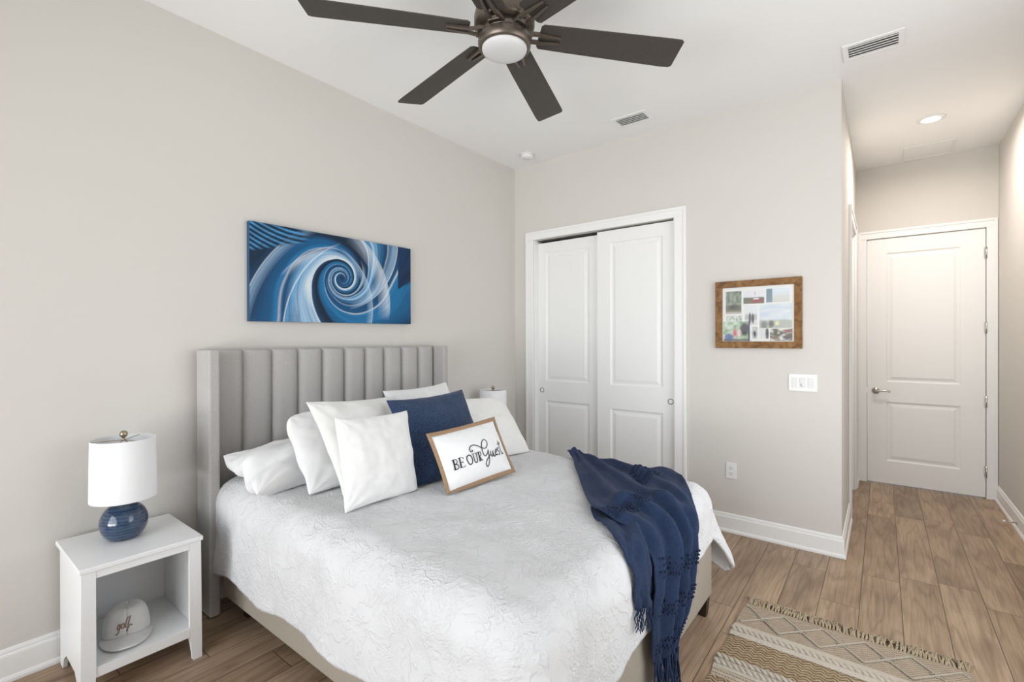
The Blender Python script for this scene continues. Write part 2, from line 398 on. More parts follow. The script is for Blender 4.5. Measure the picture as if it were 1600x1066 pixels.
# casing on the hall's left wall (faces +x)
tm = MB()
tm.box(XH+.0005, XH+.015, HO0-.075, HO0, .001, 2.355); tm.box(XH+.0005, XH+.015, HO1, HO1+.075, .001, 2.355); tm.box(XH+.0005, XH+.015, HO0-.075, HO1+.075, 2.355, 2.43)
tm.box(XH+.015, XH+.021, HO0-.075, HO0-.053, .001, 2.43); tm.box(XH+.015, XH+.021, HO1+.053, HO1+.075, .001, 2.43); tm.box(XH+.015, XH+.021, HO0-.053, HO1+.053, 2.408, 2.43)
struct('trim_3', tm, m_trim, bevel=.003)
jm = MB(); jm.box(XH-WT+.002, XH+.0004, HO0+.0005, HO0+.016, .001, 2.354); jm.box(XH-WT+.002, XH+.0004, HO1-.016, HO1-.0005, .001, 2.354); jm.box(XH-WT+.002, XH+.0004, HO0+.016, HO1-.016, 2.338, 2.354)
struct('trim_4', jm, m_trim)
# closet jamb + track header
jc = MB(); jc.box(X0+.0005, X0+.010, .001, WT-.001, .001, ZO-.001); jc.box(X1-.010, X1-.0005, .001, WT-.001, .001, ZO-.001)
struct('trim_5', jc, m_trim)

# ---- panelled doors (front face towards -y of a local frame)
def panel_slab(mb, w, h, t, panels, T):
    """slab 0..w x 0..h, front face at depth 0, back at t; panels: (x0,x1,z0,z1). T maps (x,depth,z)->world"""
    xs = sorted({0, w, *[p[0] for p in panels], *[p[1] for p in panels]}); zs = sorted({0, h, *[p[2] for p in panels], *[p[3] for p in panels]})
    def quad(a): mb.add([T(*p) for p in a], [(0, 1, 2, 3)])
    for i in range(len(xs)-1):
        for j in range(len(zs)-1):
            cx, cz = (xs[i]+xs[i+1])/2, (zs[j]+zs[j+1])/2
            if any(p[0] < cx < p[1] and p[2] < cz < p[3] for p in panels): continue
            quad([(xs[i], 0, zs[j]), (xs[i+1], 0, zs[j]), (xs[i+1], 0, zs[j+1]), (xs[i], 0, zs[j+1])])
    for (a, b, c, d) in panels:
        rings = [(0, 0), (.006, .006), (.014, .0095), (.022, .0095), (.030, .008), (.046, .0035), (.052, .003)]
        for (o0, d0), (o1, d1) in zip(rings, rings[1:]):
            A = [(a+o0, d0, c+o0), (b-o0, d0, c+o0), (b-o0, d0, d-o0), (a+o0, d0, d-o0)]
            B = [(a+o1, d1, c+o1), (b-o1, d1, c+o1), (b-o1, d1, d-o1), (a+o1, d1, d-o1)]
            for k in range(4): quad([A[k], A[(k+1) % 4], B[(k+1) % 4], B[k]])
        o, dd = rings[-1]; quad([(a+o, dd, c+o), (b-o, dd, c+o), (b-o, dd, d-o), (a+o, dd, d-o)])
    quad([(0, t, 0), (0, t, h), (w, t, h), (w, t, 0)])
    quad([(0, 0, 0), (0, 0, h), (0, t, h), (0, t, 0)]); quad([(w, 0, 0), (w, t, 0), (w, t, h), (w, 0, h)])
    quad([(0, 0, h), (w, 0, h), (w, t, h), (0, t, h)]); quad([(0, 0, 0), (0, t, 0), (w, t, 0), (w, 0, 0)])
m_pull = new_mat('dark_satin_nickel', (.15, .145, .14), .45, .6)
def cup_pull(parent, x, y, z):
    prof = [(.0, .004), (.012, .004), (.0165, .0025), (.018, -.0005), (.0225, -.003), (.0235, -.0005), (.0235, .0005)]
    M = np.array([[1, 0, 0], [0, 0, 1], [0, 1, 0]])
    MB().lathe(prof, (x, y, z), 28, True, False, M).build('door_pull', m_pull, parent, label='round satin nickel cup pull')
# right closet door is in front, left door slides behind it
r = sroot('door_1', ((X0+.92)/2, .07, 0)); mb = MB()
panel_slab(mb, .70, 2.295, .034, [(.085, .545, .20, .808), (.085, .545, .992, 2.20)], lambda x, d, z: (X0+.011+x, .0625+d, .012+z))
mb.build('door_leaf', m_door, r); cup_pull(r, .276, .0623, .915)
r = sroot('door_2', ((.882+X1)/2, .022, 0)); mb = MB()
panel_slab(mb, .668, 2.308, .034, [(.122, .575, .20, .795), (.122, .575, .995, 2.205)], lambda x, d, z: (.882+x, .024+d, .012+z))
mb.build('door_leaf', m_door, r); cup_pull(r, 1.520, .0238, .905)
tk = MB(); tk.box(X0+.012, X1-.012, .06, .065, 2.325, 2.3335); struct('trim_6', tk, m_dark)

r = sroot('door_3', ((DX0+DX1)/2, YB, 0)); mb = MB()
panel_slab(mb, DX1-DX0, DZ-.012, .040, [(.145, .665, .215, .78), (.145, .665, .97, 2.2)], lambda x, d, z: (DX0+x, YB+.004+d, .012+z))
mb.build('door_leaf', m_door, r)
for zz in (2.138, 1.489, .845, .235):
    hb = MB(); hb.tube([(DX1+.004, YB-.009, zz-.05), (DX1+.004, YB-.009, zz+.05)], .0075, 10); hb.box(DX1-.010, DX1+.012, YB-.0035, YB+.002, zz-.048, zz+.048)
    hb.build('hinge', m_nickel, r)
lv = MB(); Mx = np.array([[1, 0, 0], [0, 0, -1], [0, 1, 0]])
lv.lathe([(.0, .0), (.031, .0), (.031, .006), (.026, .011), (.012, .014), (.011, .042), (0, .042)], (2.775, YB+.004, .893), 28, True, True, Mx)
lv.tube(catmull([(2.772, YB-.036, .893), (2.80, YB-.043, .895), (2.84, YB-.044, .899), (2.87, YB-.042, .894), (2.885, YB-.040, .889)], 5), [.011]*3+[.0095]*6+[.0085]*8+[.0075]*4, 10)
lv.build('door_handle', m_nickel, r, label='satin nickel lever handle')
sp_ = MB(); sp_.box(DX0-.0065, DX0-.0015, YB-.012, YB-.002, .865, .925); sp_.build('strike_plate', m_nickel, r)
r = sroot('door_4', (XH-.06, (HO0+HO1)/2, 0)); mb = MB()
panel_slab(mb, HO1-HO0-.036, 2.322, .036, [(.13, .684, .22, .78), (.13, .684, .97, 2.18)], lambda x, d, z: (XH-.055-d, HO0+.018+x, .012+z))
mb.build('door_leaf', m_door, r)

# ================================================================== CEILING ITEMS
m_bronze = new_mat('brushed_bronze', (.175, .145, .12), .38, .85)
m_bronze_d = new_mat('bronze_shadow_gap', (.03, .026, .022), .5, .6)
def blade_mat():
    m = new_mat('bronze_blade', (.055, .048, .042), .5, spec=.35)
    v = coords(m); n = nd(m, 'ShaderNodeTexNoise', Scale=90.0, Detail=3.0); lk(m, v, n.inputs['Vector'])
    lk(m, ramp(m, n.outputs['Fac'], [(.3, (.050, .044, .038)), (.7, (.062, .054, .047))]), bsdf(m).inputs['Base Color']); return m
m_blade = blade_mat()
m_frost = new_mat('frosted_opal_glass', (.68, .68, .685), .45)
FX, FY, FZ = 1.567, -2.101, 2.696
fan = thing('ceiling_fan', 'bronze six-blade ceiling fan with round frosted light above the bed', 'ceiling fan', (FX, FY, H))
c = (FX, FY, 0)
MB().lathe([(.0, H-.0005), (.075, H-.0005), (.078, H-.02), (.07, H-.06), (.03, H-.075), (.0, H-.075)], c, 40).build('canopy', m_bronze, fan)
MB().tube([(FX, FY, H-.07), (FX, FY, FZ+.13)], .0135, 16).build('downrod', m_bronze, fan)
MB().lathe([(0, FZ+.15), (.03, FZ+.15), (.036, FZ+.125), (.085, FZ+.115), (.118, FZ+.095), (.128, FZ+.06), (.128, FZ+.022), (.118, FZ+.012), (0, FZ+.012)], c, 56).build('motor_housing', m_bronze, fan)
MB().lathe([(0, FZ+.012), (.098, FZ+.012), (.098, FZ-.028), (0, FZ-.028)], c, 48).build('hub', m_bronze, fan)
for k in range(24):
    pass
MB().lathe([(0, FZ-.026), (.107, FZ-.026), (.1115, FZ-.03), (.1125, FZ-.05), (.110, FZ-.066), (.103, FZ-.072), (.097, FZ-.072), (.097, FZ-.066), (0, FZ-.066)], c, 56).build('light_ring', m_bronze, fan)
MB().lathe([(.0955, FZ-.066), (.0955, FZ-.074), (.092, FZ-.081), (.075, FZ-.090), (.045, FZ-.095), (0.001, FZ-.096)], c, 48, False, True).build('light_lens', m_frost, fan, label='round frosted white light lens')
A0 = math.radians(229.42); PITCH = math.radians(-12)
for k in range(6):
    a = A0-k*math.pi/3; er = np.array([math.cos(a), math.sin(a), 0]); et = np.array([-math.sin(a), math.cos(a), 0])
    tilt = et*math.cos(PITCH)+np.array([0, 0, 1])*math.sin(PITCH); up = np.cross(er, tilt)
    O = np.array([FX, FY, FZ])
    pr = []
    for (rr, w0, w1) in ((.150, -.050, .050), (.160, -.062, .063), (.30, -.066, .068), (.74, -.078, .078), (.785, -.078, .076), (.797, -.070, .066)):
        pr.append((O+er*(rr-.0)+tilt*w0, O+er*(rr+(.012 if rr > .7 else 0))+tilt*w1))
    lo = [p[0]-up*.003 for p in pr]+[p[1]-up*.003 for p in pr[::-1]]; hi = [p+up*.006 for p in lo]
    n = len(lo); mb = MB()
    mb.add(lo+hi, [tuple(range(n))[::-1], tuple(range(n, 2*n))]+[(i, (i+1) % n, n+(i+1) % n, n+i) for i in range(n)])
    b = mb.build('blade', m_blade, fan, bevel=.002)
    br = MB()
    for s in (-1, 1):
        p0 = O+er*.092+et*s*.026+np.array([0, 0, -.010]); p1 = O+er*.150+tilt*s*.020-up*.010; p2 = O+er*.245+tilt*s*.013-up*.0075
        for (q0, q1, r0, r1) in ((p0, p1, .0085, .0085), (p1, p2, .0085, .0045)):
            pts = []
            for q, rr in ((q0, r0), (q1, r1)):
                pts.append([q-tilt*rr-up*.006, q+tilt*rr-up*.006, q+tilt*rr+up*.006, q-tilt*rr+up*.006])
            br.hexa(pts[0], pts[1])
    br.hexa([O+er*.09+et*s_*.034+np.array([0, 0, z_]) for s_, z_ in ((-1, -.018), (1, -.018), (1, -.002), (-1, -.002))], [O+er*.118+et*s_*.030+np.array([0, 0, z_]) for s_, z_ in ((-1, -.018), (1, -.018), (1, -.002), (-1, -.002))])
    br.build('blade_bracket', m_bronze, fan, bevel=.0015)

m_duct = new_mat('duct_grey', (.22, .22, .22), .8)
m_vent = new_mat('vent_white', (.83, .83, .825), .4)
def vent(x0, x1, y0, y1, label):
    t = thing('ceiling_vent', label, 'vent', ((x0+x1)/2, (y0+y1)/2, H), 'ceiling vents')
    f = MB(); w = .028; z0, z1 = H-.009, H-.0005
    f.box(x0, x1, y0, y0+w, z0, z1); f.box(x0, x1, y1-w, y1, z0, z1); f.box(x0, x0+w, y0+w, y1-w, z0, z1); f.box(x1-w, x1, y0+w, y1-w, z0, z1)
    f.build('frame', m_vent, t, bevel=.003)
    b = MB(); b.box(x0+w, x1-w, y0+w, y1-w, H-.0018, H-.0006); b.build('duct_opening', m_duct, t)
    n = 5; dy = (y1-y0-2*w)/n
    for i in range(n):
        yy = y0+w+dy*(i+.5); s = MB(); h = .011
        s.hexa([(x0+w, yy-.013, H-.0105), (x1-w, yy-.013, H-.0105), (x1-w, yy-.0115, H-.012), (x0+w, yy-.0115, H-.012)],
               [(x0+w, yy+.009, H-.003), (x1-w, yy+.009, H-.003), (x1-w, yy+.0105, H-.0045), (x0+w, yy+.0105, H-.0045)])
        s.build('slat', m_vent, t)
    return t
vent(1.212, 1.484, -.393, -.208, 'small white slatted ceiling vent above the closet doors')
vent(2.646, 2.925, -.400, -.205, 'larger-looking white slatted ceiling vent at the entrance to the hall')
sd = thing('smoke_detector', 'round white smoke detector on the ceiling in the far room corner', 'smoke detector', (.325, -.24, H))
MB().lathe([(0, H-.0005), (.062, H-.0005), (.062, H-.010), (0, H-.010)], (.325, -.24, 0), 36).build('base', m_plast, sd)
MB().lathe([(0, H-.010), (.056, H-.010), (.054, H-.028), (.044, H-.037), (0, H-.038)], (.325, -.24, 0), 36).build('cover', m_plast, sd)
dl = thing('recessed_light', 'round glowing recessed ceiling light in the hall', 'ceiling light', (3.115, 1.09, H))
MB().lathe([(.056, H-.0005), (.082, H-.0005), (.080, H-.006), (.056, H-.009)], (3.115, 1.09, 0), 40, False, False).build('trim_ring', m_plast, dl, solid=.001)
m_glow = new_mat('lit_diffuser', (1, 1, 1), .5); bsdf(m_glow).inputs['Emission Color'].default_value = (1, .93, .82, 1); bsdf(m_glow).inputs['Emission Strength'].default_value = 12
MB().lathe([(0.0, H-.004), (.060, H-.004), (.060, H-.0055), (0, H-.0055)], (3.115, 1.09, 0), 32).build('diffuser', m_glow, dl, label='glowing warm white diffuser')
HALL_POWER = 13.5
l = bpy.data.lights.new('recessed_light_glow', 'AREA'); l.shape = 'DISK'; l.size = .115; l.energy = HALL_POWER; l.spread = math.radians(168); l.color = (1.0, .895, .81)
lo_ = bpy.data.objects.new('recessed_light_glow', l); COL.objects.link(lo_); lo_.location = (0, 0, -.012); lo_.parent = dl
ap = MB(); ap.box(2.98, 3.312, 1.68, 2.045, H-.004, H-.0005)
fr = thing('access_panel', 'flat square white access panel on the hall ceiling by the end wall', 'ceiling panel', (3.146, 1.862, H))
e = MB(); e.box(2.975, 3.317, 1.675, 1.690, H-.008, H-.0005); e.box(2.975, 3.317, 2.035, 2.05, H-.008, H-.0005); e.box(2.975, 2.99, 1.69, 2.035, H-.008, H-.0005); e.box(3.302, 3.317, 1.69, 2.035, H-.008, H-.0005)
e.build('frame', m_vent, fr, bevel=.002); MB().box(2.9905, 3.3015, 1.6905, 2.0345, H-.004, H-.0006).build('panel', m_vent, fr)

# ================================================================== WALL ITEMS
sw = thing('light_switch', 'white three-gang rocker switch plate below the framed photos', 'light switch', (2.411, 0, 1.103))
MB().box(2.329, 2.493, -.006, -.0005, 1.046, 1.160).build('plate', m_plast, sw, bevel=.003)
for k, xx in enumerate((2.365, 2.411, 2.457)):
    mb = MB(); mb.hexa([(xx-.016, -.0062, 1.070), (xx+.016, -.0062, 1.070), (xx+.016, -.0062, 1.136), (xx-.016, -.0062, 1.136)][::-1], [(xx-.016, -.0078, 1.070), (xx+.016, -.0078, 1.070), (xx+.016, -.0105, 1.136), (xx-.016, -.0105, 1.136)][::-1])
    mb.build('rocker', m_plast2, sw, bevel=.001)
    if k == 1: MB().lathe([(0, 0), (.0115, 0), (.0115, .004), (0, .004)], (xx, -.0085, 1.088), 20, True, True, Mx).build('dial_button', m_plast, sw)
ol = thing('wall_outlet', 'white double socket outlet low on the wall right of the bed', 'outlet', (1.967, 0, .445))
MB().box(1.932, 2.002, -.006, -.0005, .386, .504).build('plate', m_plast, ol, bevel=.003)
for zz in (.425, .465):
    sk = MB().box(1.950, 1.984, -.0078, -.006, zz-.0155, zz+.0155).build('socket', m_plast, ol, bevel=.0008)
    s = MB(); s.box(1.9585, 1.961, -.0083, -.0079, zz-.002, zz+.008); s.box(1.9725, 1.975, -.0083, -.0079, zz-.002, zz+.008); s.box(1.9645, 1.9695, -.0083, -.0079, zz-.011, zz-.006)
    s.build('slot', m_slot, sk)
ds = thing('door_stop', 'short metal door stop with white tip on the right baseboard', 'door stop', (XR-.012, 1.29, .055))
MB().lathe([(0, 0), (.011, 0), (.011, .006), (0, .006)], (XR-.0158, 1.29, .055), 16, True, True, np.array([[0, 0, -1], [0, 1, 0], [1, 0, 0]])).build('base', m_nickel, ds)
MB().tube([(XR-.021, 1.29, .055), (XR-.075, 1.29, .055)], .0045, 10).build('rod', m_nickel, ds)
MB().tube([(XR-.074, 1.29, .055), (XR-.089, 1.29, .055)], .008, 12).build('tip', m_plast, ds, label='white rubber tip')

# ---- canvas art
def art_colors(uu, vv):
    # uu: 0..1 left to right, vv: 0..1 bottom to top; everything curls around the eye of the swirl
    x = (uu-.502)*1.152; y = (vv-.515)*.57
    r = np.hypot(x, y)+1e-4; th = np.degrees(np.arctan2(y, x))
    lr = np.log(r)
    g = np.interp(lr, np.log([.006, .02, .035, .055, .09, .14, .23, .37, .50, .75]), [-620, -420, -300, -190, -60, 60, 140, 196, 222, 252])
    wob = smooth_noise(x*4+20, y*4+20, 3)*22*np.clip(r/.3, 0, 1)
    phi = np.mod(th-g+wob, 360)
    C = lambda *c: lin(c)
    deep, mid, blue, sky_, pale, white, ink = C(8, 46, 82), C(14, 92, 142), C(30, 118, 172), C(92, 158, 204), C(160, 194, 224), C(216, 227, 238), C(9, 24, 42)
    st = smooth_noise(phi*.22, lr*2+9, 4)+.8*smooth_noise(phi*.7, lr*1.2+3, 5)+.5*smooth_noise(phi*1.9, lr*.8+5, 6)
    img = blend_(mid, deep, np.clip(.45+.9*smooth_noise(phi*.05, lr*1.5+2, 9)+.3*st, 0, 1))
    def lay(m, col, tex=.5):
        nonlocal img
        img = img*(1-m[..., None])+col*np.clip(1+tex*st, .4, 1.35)[..., None]*m[..., None]
    def band(c0, c1, col, al, r0=0., r1=9., soft=3., rim=0., tex=.5, twist=0.):
        """ribbon between phases c0<c1 (c1 is the crisp outer side)"""
        a = np.mod(phi+twist*lr-c0, 360); w = c1-c0
        m = np.clip(a/(w*.55), 0, 1)*np.clip((w-a)/soft, 0, 1)*np.clip((r-r0)/.03, 0, 1)*np.clip((r1-r)/.05, 0, 1)
        lay(m*al, col, tex)
        if rim: 
            e = np.exp(-((a-w+1.5)/2.2)**2)*np.clip((r-r0)/.03, 0, 1)*np.clip((r1-r)/.05, 0, 1)*rim
            lay(e, white, .1)
    band(250, 318, ink, .85, .05, soft=14)
    band(318, 352, mid, .9, .03, soft=8)
    band(330, 346, blue, .8, .1, soft=6, rim=.5)
    band(60, 100, ink, .9, .03, soft=8)
    band(96, 150, blue, .85, .04, .8, soft=5, rim=.7)
    band(150, 196, deep, .85, .08, soft=9)
    band(165, 188, mid, .9, .1, soft=5, rim=.5)
    band(196, 250, sky_, .75, .02, .62, soft=6, rim=.85, tex=.8)
    band(215, 232, pale, .7, .05, .9, soft=6, rim=.6)
    # the big pale arm that winds into the eye
    band(-8, 62, pale, .95, .02, .56, soft=4, rim=.95, tex=.35)
    band(20, 58, white, .85, .02, .30, soft=4, rim=.9, tex=.2)
    band(-2, 16, sky_, .75, .04, .4, soft=4, rim=.5, tex=.6)
    band(262, 290, pale, .8, .03, .20, soft=5, rim=.7)
    # translucent veils crossing the spiral
    def veil(cx, cy, R, w, col, al, cond, rim=.5):
        nonlocal img
        d = np.hypot(x-cx, y-cy)-R
        m = np.clip((w-np.abs(d))/.010, 0, 1)*np.clip((d+w)/(1.6*w), .25, 1)*cond
        lay(m*al, col, .45); lay(np.exp(-((d-w)/.004)**2)*cond*rim, white, .1)
    one = np.ones_like(x)
    veil(-.06, .30, .47, .042, pale, .80, np.clip((x-.05)/.16, 0, 1), .8)          # arm sweeping out to the lower right
    veil(-.16, -.16, .49, .050, white, .62, np.clip((x-.02)/.15, 0, 1)*np.clip((y+.27)/.1, 0, 1), .7)   # right arc
    veil(-.22, -.20, .43, .024, pale, .55, np.clip((x+.02)/.15, 0, 1), .6)
    veil(.10, -.42, .62, .026, white, .60, np.clip((-.02-x)/.2, 0, 1)*np.clip((y+.02)/.1, 0, 1), .7)    # upper left arc
    veil(.26, -.36, .62, .030, sky_, .70, np.clip((.0-x)/.2, 0, 1), .8)
    veil(.22, -.44, .84, .030, pale, .60, np.clip((-.1-x)/.2, 0, 1), .6)
    k = np.clip((x-.452)/.006, 0, 1)*np.clip((y-(.02+.55*(x-.57)))/.01, 0, 1); lay(k, deep, .7)
    # fine feather lines, upper left corner
    f = np.clip((y-(.10+.28*(x+.58)))/.02, 0, 1)*np.clip((-.22-x)/.06, 0, 1)
    ln = np.abs(np.mod((x*.55+y*1.0-.9*(x+.58)**2)*34, 1)-.5); lay(f*.9, blend_(blue, ink, np.clip((ln-.25)/.1, 0, 1)), .5); lay(f*np.clip((.06-ln)/.05, 0, 1)*.8, pale, .2)
    k = np.clip((.022-r)/.016, 0, 1); lay(k*.9, deep, .2)
    fine = 1+.30*smooth_noise(phi*3.1, lr*3, 8)
    return np.clip(img*fine[..., None], 0.003, .8)
def blend_(a, b, m): return a*(1-m[..., None])+b*m[..., None]
m_art = new_mat('printed_canvas', (.1, .2, .4), .55, spec=.3); at = nd(m_art, 'ShaderNodeVertexColor', layer_name='Col'); lk(m_art, at.outputs['Color'], bsdf(m_art).inputs['Base Color'])
art = thing('wall_art', 'wide canvas of a blue and white abstract swirl above the headboard', 'painting', (0, -1.903, 1.79))
AY0, AY1, AZ0, AZ1, AXF = -2.479, -1.327, 1.507, 2.071, .034
na, nb = 460, 230
uu, vv = np.meshgrid(np.linspace(0, 1, na), np.linspace(0, 1, nb), indexing='ij')
tilt_art = lambda y, z: z+(y+1.903)*.010
P = np.stack([np.full_like(uu, AXF), AY0+(AY1-AY0)*uu, tilt_art(AY0+(AY1-AY0)*uu, AZ0+(AZ1-AZ0)*vv)], -1)
mb = MB(); mb.grid(P, False); mb.build('canvas_print', m_art, art, colors=art_colors(uu, vv).reshape(-1, 3))
m_edge = new_mat('canvas_side', (.02, .07, .15), .7)
ce = MB(); ce.hexa([(.002, AY0, tilt_art(AY0, AZ0)), (.002, AY1, tilt_art(AY1, AZ0)), (.002, AY1, tilt_art(AY1, AZ1)), (.002, AY0, tilt_art(AY0, AZ1))], [(AXF-.0005, AY0, tilt_art(AY0, AZ0)), (AXF-.0005, AY1, tilt_art(AY1, AZ0)), (AXF-.0005, AY1, tilt_art(AY1, AZ1)), (AXF-.0005, AY0, tilt_art(AY0, AZ1))])
ce.build('stretcher', m_edge, art)

# ---- photo collage frame
def frame_wood():
    m = new_mat('rustic_wood', (.3, .15, .06), .55, spec=.3)
    v = coords(m, (1, 1, 1)); w = nd(m, 'ShaderNodeTexNoise', Scale=16.0, Detail=6.0, Distortion=1.2); lk(m, v, w.inputs['Vector'])
    n2 = nd(m, 'ShaderNodeTexNoise', Scale=13.0, Detail=2.0); lk(m, v, n2.inputs['Vector'])
    c = ramp(m, w.outputs['Fac'], [(.28, (.10, .045, .016)), (.5, (.235, .115, .042)), (.72, (.34, .185, .075))])
    k = ramp(m, n2.outputs['Fac'], [(.27, (.12, .09, .07)), (.36, (1, 1, 1))])
    lk(m, mixc(m, .9, c, k, 'MULTIPLY'), bsdf(m).inputs['Base Color']); noise_bump(m, 90, .25, .002); return m
m_fw = frame_wood()
pf = thing('picture_frame', 'rustic brown wooden frame holding a collage of small photos', 'picture frame', (2.137, 0, 1.57))
fx0, fx1, fz0, fz1 = 1.866, 2.410, 1.330, 1.808; fw = .046
def rail(q): # outer a,b / inner a,b in (x,z); wood is raised towards the inner side
    mb = MB(); (a, b, c_, d) = q
    lo = [(p[0], -.002, p[1]) for p in q]; hi = [(a[0], -.030, a[1]), (b[0], -.030, b[1]), (c_[0], -.022, c_[1]), (d[0], -.022, d[1])]
    mb.hexa(lo, hi); return mb.build('frame_rail', m_fw, pf, bevel=.002)
I = [(fx0+fw, fz0+fw), (fx1-fw, fz0+fw), (fx1-fw, fz1-fw), (fx0+fw, fz1-fw)]; O_ = [(fx0, fz0), (fx1, fz0), (fx1, fz1), (fx0, fz1)]
for k in range(4): rail([O_[k], O_[(k+1) % 4], I[(k+1) % 4], I[k]])
ix0, ix1, iz0, iz1 = fx0+fw, fx1-fw, fz0+fw, fz1-fw
m_mat = new_mat('white_mount', (.85, .85, .83), .7)
MB().box(ix0-.003, ix1+.003, -.010, -.004, iz0-.003, iz1+.003).build('mount', m_mat, pf)
m_photo = new_mat('photo_print', (.5, .5, .5), .4); at = nd(m_photo, 'ShaderNodeVertexColor', layer_name='Col'); lk(m_photo, at.outputs['Color'], bsdf(m_photo).inputs['Base Color'])
def photo(u0, u1, v0, v1, fn, d=.0108, seed=1):
    n = 26; m_ = 22
    a, b = np.meshgrid(np.linspace(0, 1, n), np.linspace(0, 1, m_), indexing='ij')
    X = ix0+(ix1-ix0)*(u0+(u1-u0)*a); Z = iz1-(iz1-iz0)*(v0+(v1-v0)*(1-b))
    P = np.stack([X, np.full_like(X, -d), Z], -1)
    col = fn(a, b, seed); mb = MB(); mb.grid(P, False)
    # a thin paper edge
    x0_, x1_, z0_, z1_ = X.min(), X.max(), Z.min(), Z.max()
    o = mb.build('photo', m_photo, pf, colors=np.clip(col, .01, .85).reshape(-1, 3)); return o
def blend(m, a, b): return a*(1-m[..., None])+b*m[..., None]
def blob(a, b, cx, cy, rx, ry): return np.clip(1.5-1.5*np.hypot((a-cx)/rx, (b-cy)/ry)**2, 0, 1)
def ph_forest(a, b, s):
    n = smooth_noise(a*18, b*9, s)+.6*smooth_noise(a*40, b*26, s+1)
    c = blend(np.clip(.5+n*1.3, 0, 1), lin((58, 68, 52)), lin((160, 172, 150)))
    c = blend(np.clip((.42-b)/.06, 0, 1)*.8, c, lin((98, 96, 62))); c = blend(blob(a, b, .5, .3, .4, .12), c, lin((60, 52, 40)))
    return blend(np.clip((.12-b)/.05, 0, 1), c, lin((190, 186, 178)))
def ph_car(a, b, s):
    n = smooth_noise(a*12, b*12, s)
    c = blend(np.clip((.5-b)/.06+n, 0, 1), lin((228, 226, 232)), lin((92, 100, 74)))
    c = blend(blob(a, b, .65, .22, .38, .2), c, lin((150, 52, 50))); c = blend(blob(a, b, .62, .36, .17, .08), c, lin((225, 225, 230)))
    return blend(blob(a, b, .55, .75, .015, .2), c, lin((110, 110, 120)))
def ph_beach(a, b, s):
    c = blend(np.clip(b*1.2+.3*smooth_noise(a*8, b*8, s), 0, 1), lin((206, 204, 192)), lin((216, 226, 234)))
    return blend(np.clip((.28-a)/.04, 0, 1)*.9, c, lin((96, 124, 142))*1.0)
def ph_couple(a, b, s):
    c = blend(np.clip((.6-b)/.1, 0, 1)*.7, lin((226, 228, 230)), lin((150, 150, 152)))
    c = blend(np.clip((.3-b)/.05, 0, 1), c, lin((214, 214, 214)))
    c = blend(blob(a, b, .42, .35, .13, .33), c, lin((58, 58, 62))); return blend(blob(a, b, .66, .33, .13, .30), c, lin((44, 44, 48)))
def ph_sky(a, b, s):
    n = smooth_noise(a*5, b*14, s)
    c = blend(np.clip(.45+n, 0, 1), lin((196, 208, 224)), lin((228, 232, 230)))
    c = blend(np.clip((.36-b+.06*smooth_noise(a*14, b, s))/.05, 0, 1)*.85, c, lin((168, 172, 158)))
    c = blend(blob(a, b, .15, .14, .12, .2), c, lin((120, 120, 120))); c = blend(blob(a, b, .37, .17, .10, .18), c, lin((88, 90, 88)))
    return blend(blob(a, b, .55, .2, .07, .1), c, lin((230, 232, 170)))
def ph_strip(a, b, s):
    n = smooth_noise(a*14, b*6, s); return blend(np.clip(.5+1.3*n, 0, 1), lin((140, 154, 128)), lin((226, 230, 228)))
def ph_bw(a, b, s):
    n = smooth_noise(a*9, b*9, s); c = blend(np.clip(.5+1.2*n, 0, 1), lin((226, 226, 226)), lin((160, 160, 160))); return blend(blob(a, b, .5, .4, .3, .35), c, lin((70, 70, 74)))
def ph_figure(a, b, s):
    n = smooth_noise(a*20, b*30, s); c = blend(np.clip(.5+n, 0, 1), lin((205, 205, 205)), lin((228, 228, 228))); return blend(blob(a, b, .82, .5, .2, .8), c, lin((62, 62, 66)))
def ph_dogs(a, b, s):
    n = smooth_noise(a*8, b*8, s)+.5*smooth_noise(a*18, b*16, s+1)
    c = blend(np.clip(.5+1.8*n, 0, 1), lin((78, 74, 52)), lin((222, 220, 214)))
    c = blend(blob(a, b, .82, .8, .3, .14), c, lin((140, 74, 66))); c = blend(blob(a, b, .75, .3, .22, .2), c, lin((70, 58, 62))); return blend(blob(a, b, .22, .25, .2, .18), c, lin((120, 84, 64)))
def ph_tucked(a, b, s):
    n = smooth_noise(a*9, b*9, s)
    c = blend(np.clip(.5+1.2*n, 0, 1), lin((120, 150, 110)), lin((206, 222, 204)))
    c = blend(blob(a, b, .8, .62, .2, .4), c, lin((30, 30, 34))); c = blend(blob(a, b, .22, .2, .2, .22), c, lin((70, 96, 158)))
    c = blend(blob(a, b, .44, .42, .09, .24), c, lin((206, 110, 120))); c = blend(blob(a, b, .60, .40, .09, .26), c, lin((228, 204, 202)))
    c = blend(np.clip((.14-b)/.04, 0, 1)*.8, c, lin((64, 44, 44))); return blend(np.clip((a-.92)/.02, 0, 1), c, lin((16, 34, 66)))
photo(.05, .28, .07, .49, ph_forest, seed=11); photo(.31, .60, .07, .31, ph_car, seed=12); photo(.63, .94, .06, .30, ph_beach, seed=13)
photo(.33, .50, .34, .70, ph_couple, seed=14); photo(.535, .97, .33, .76, ph_sky, seed=15); photo(.06, .29, .52, .66, ph_strip, seed=16)
photo(.43, .51, .73, .95, ph_bw, seed=17); photo(.53, .665, .765, .95, ph_figure, seed=18); photo(.68, .975, .77, .985, ph_dogs, seed=19, d=.0112)
photo(.015, .40, .63, .995, ph_tucked, seed=20, d=.0128)
MB().box(ix0-.002, ix1+.002, -.0175, -.0155, iz0-.002, iz1+.002).build('pane', m_pglass, pf)

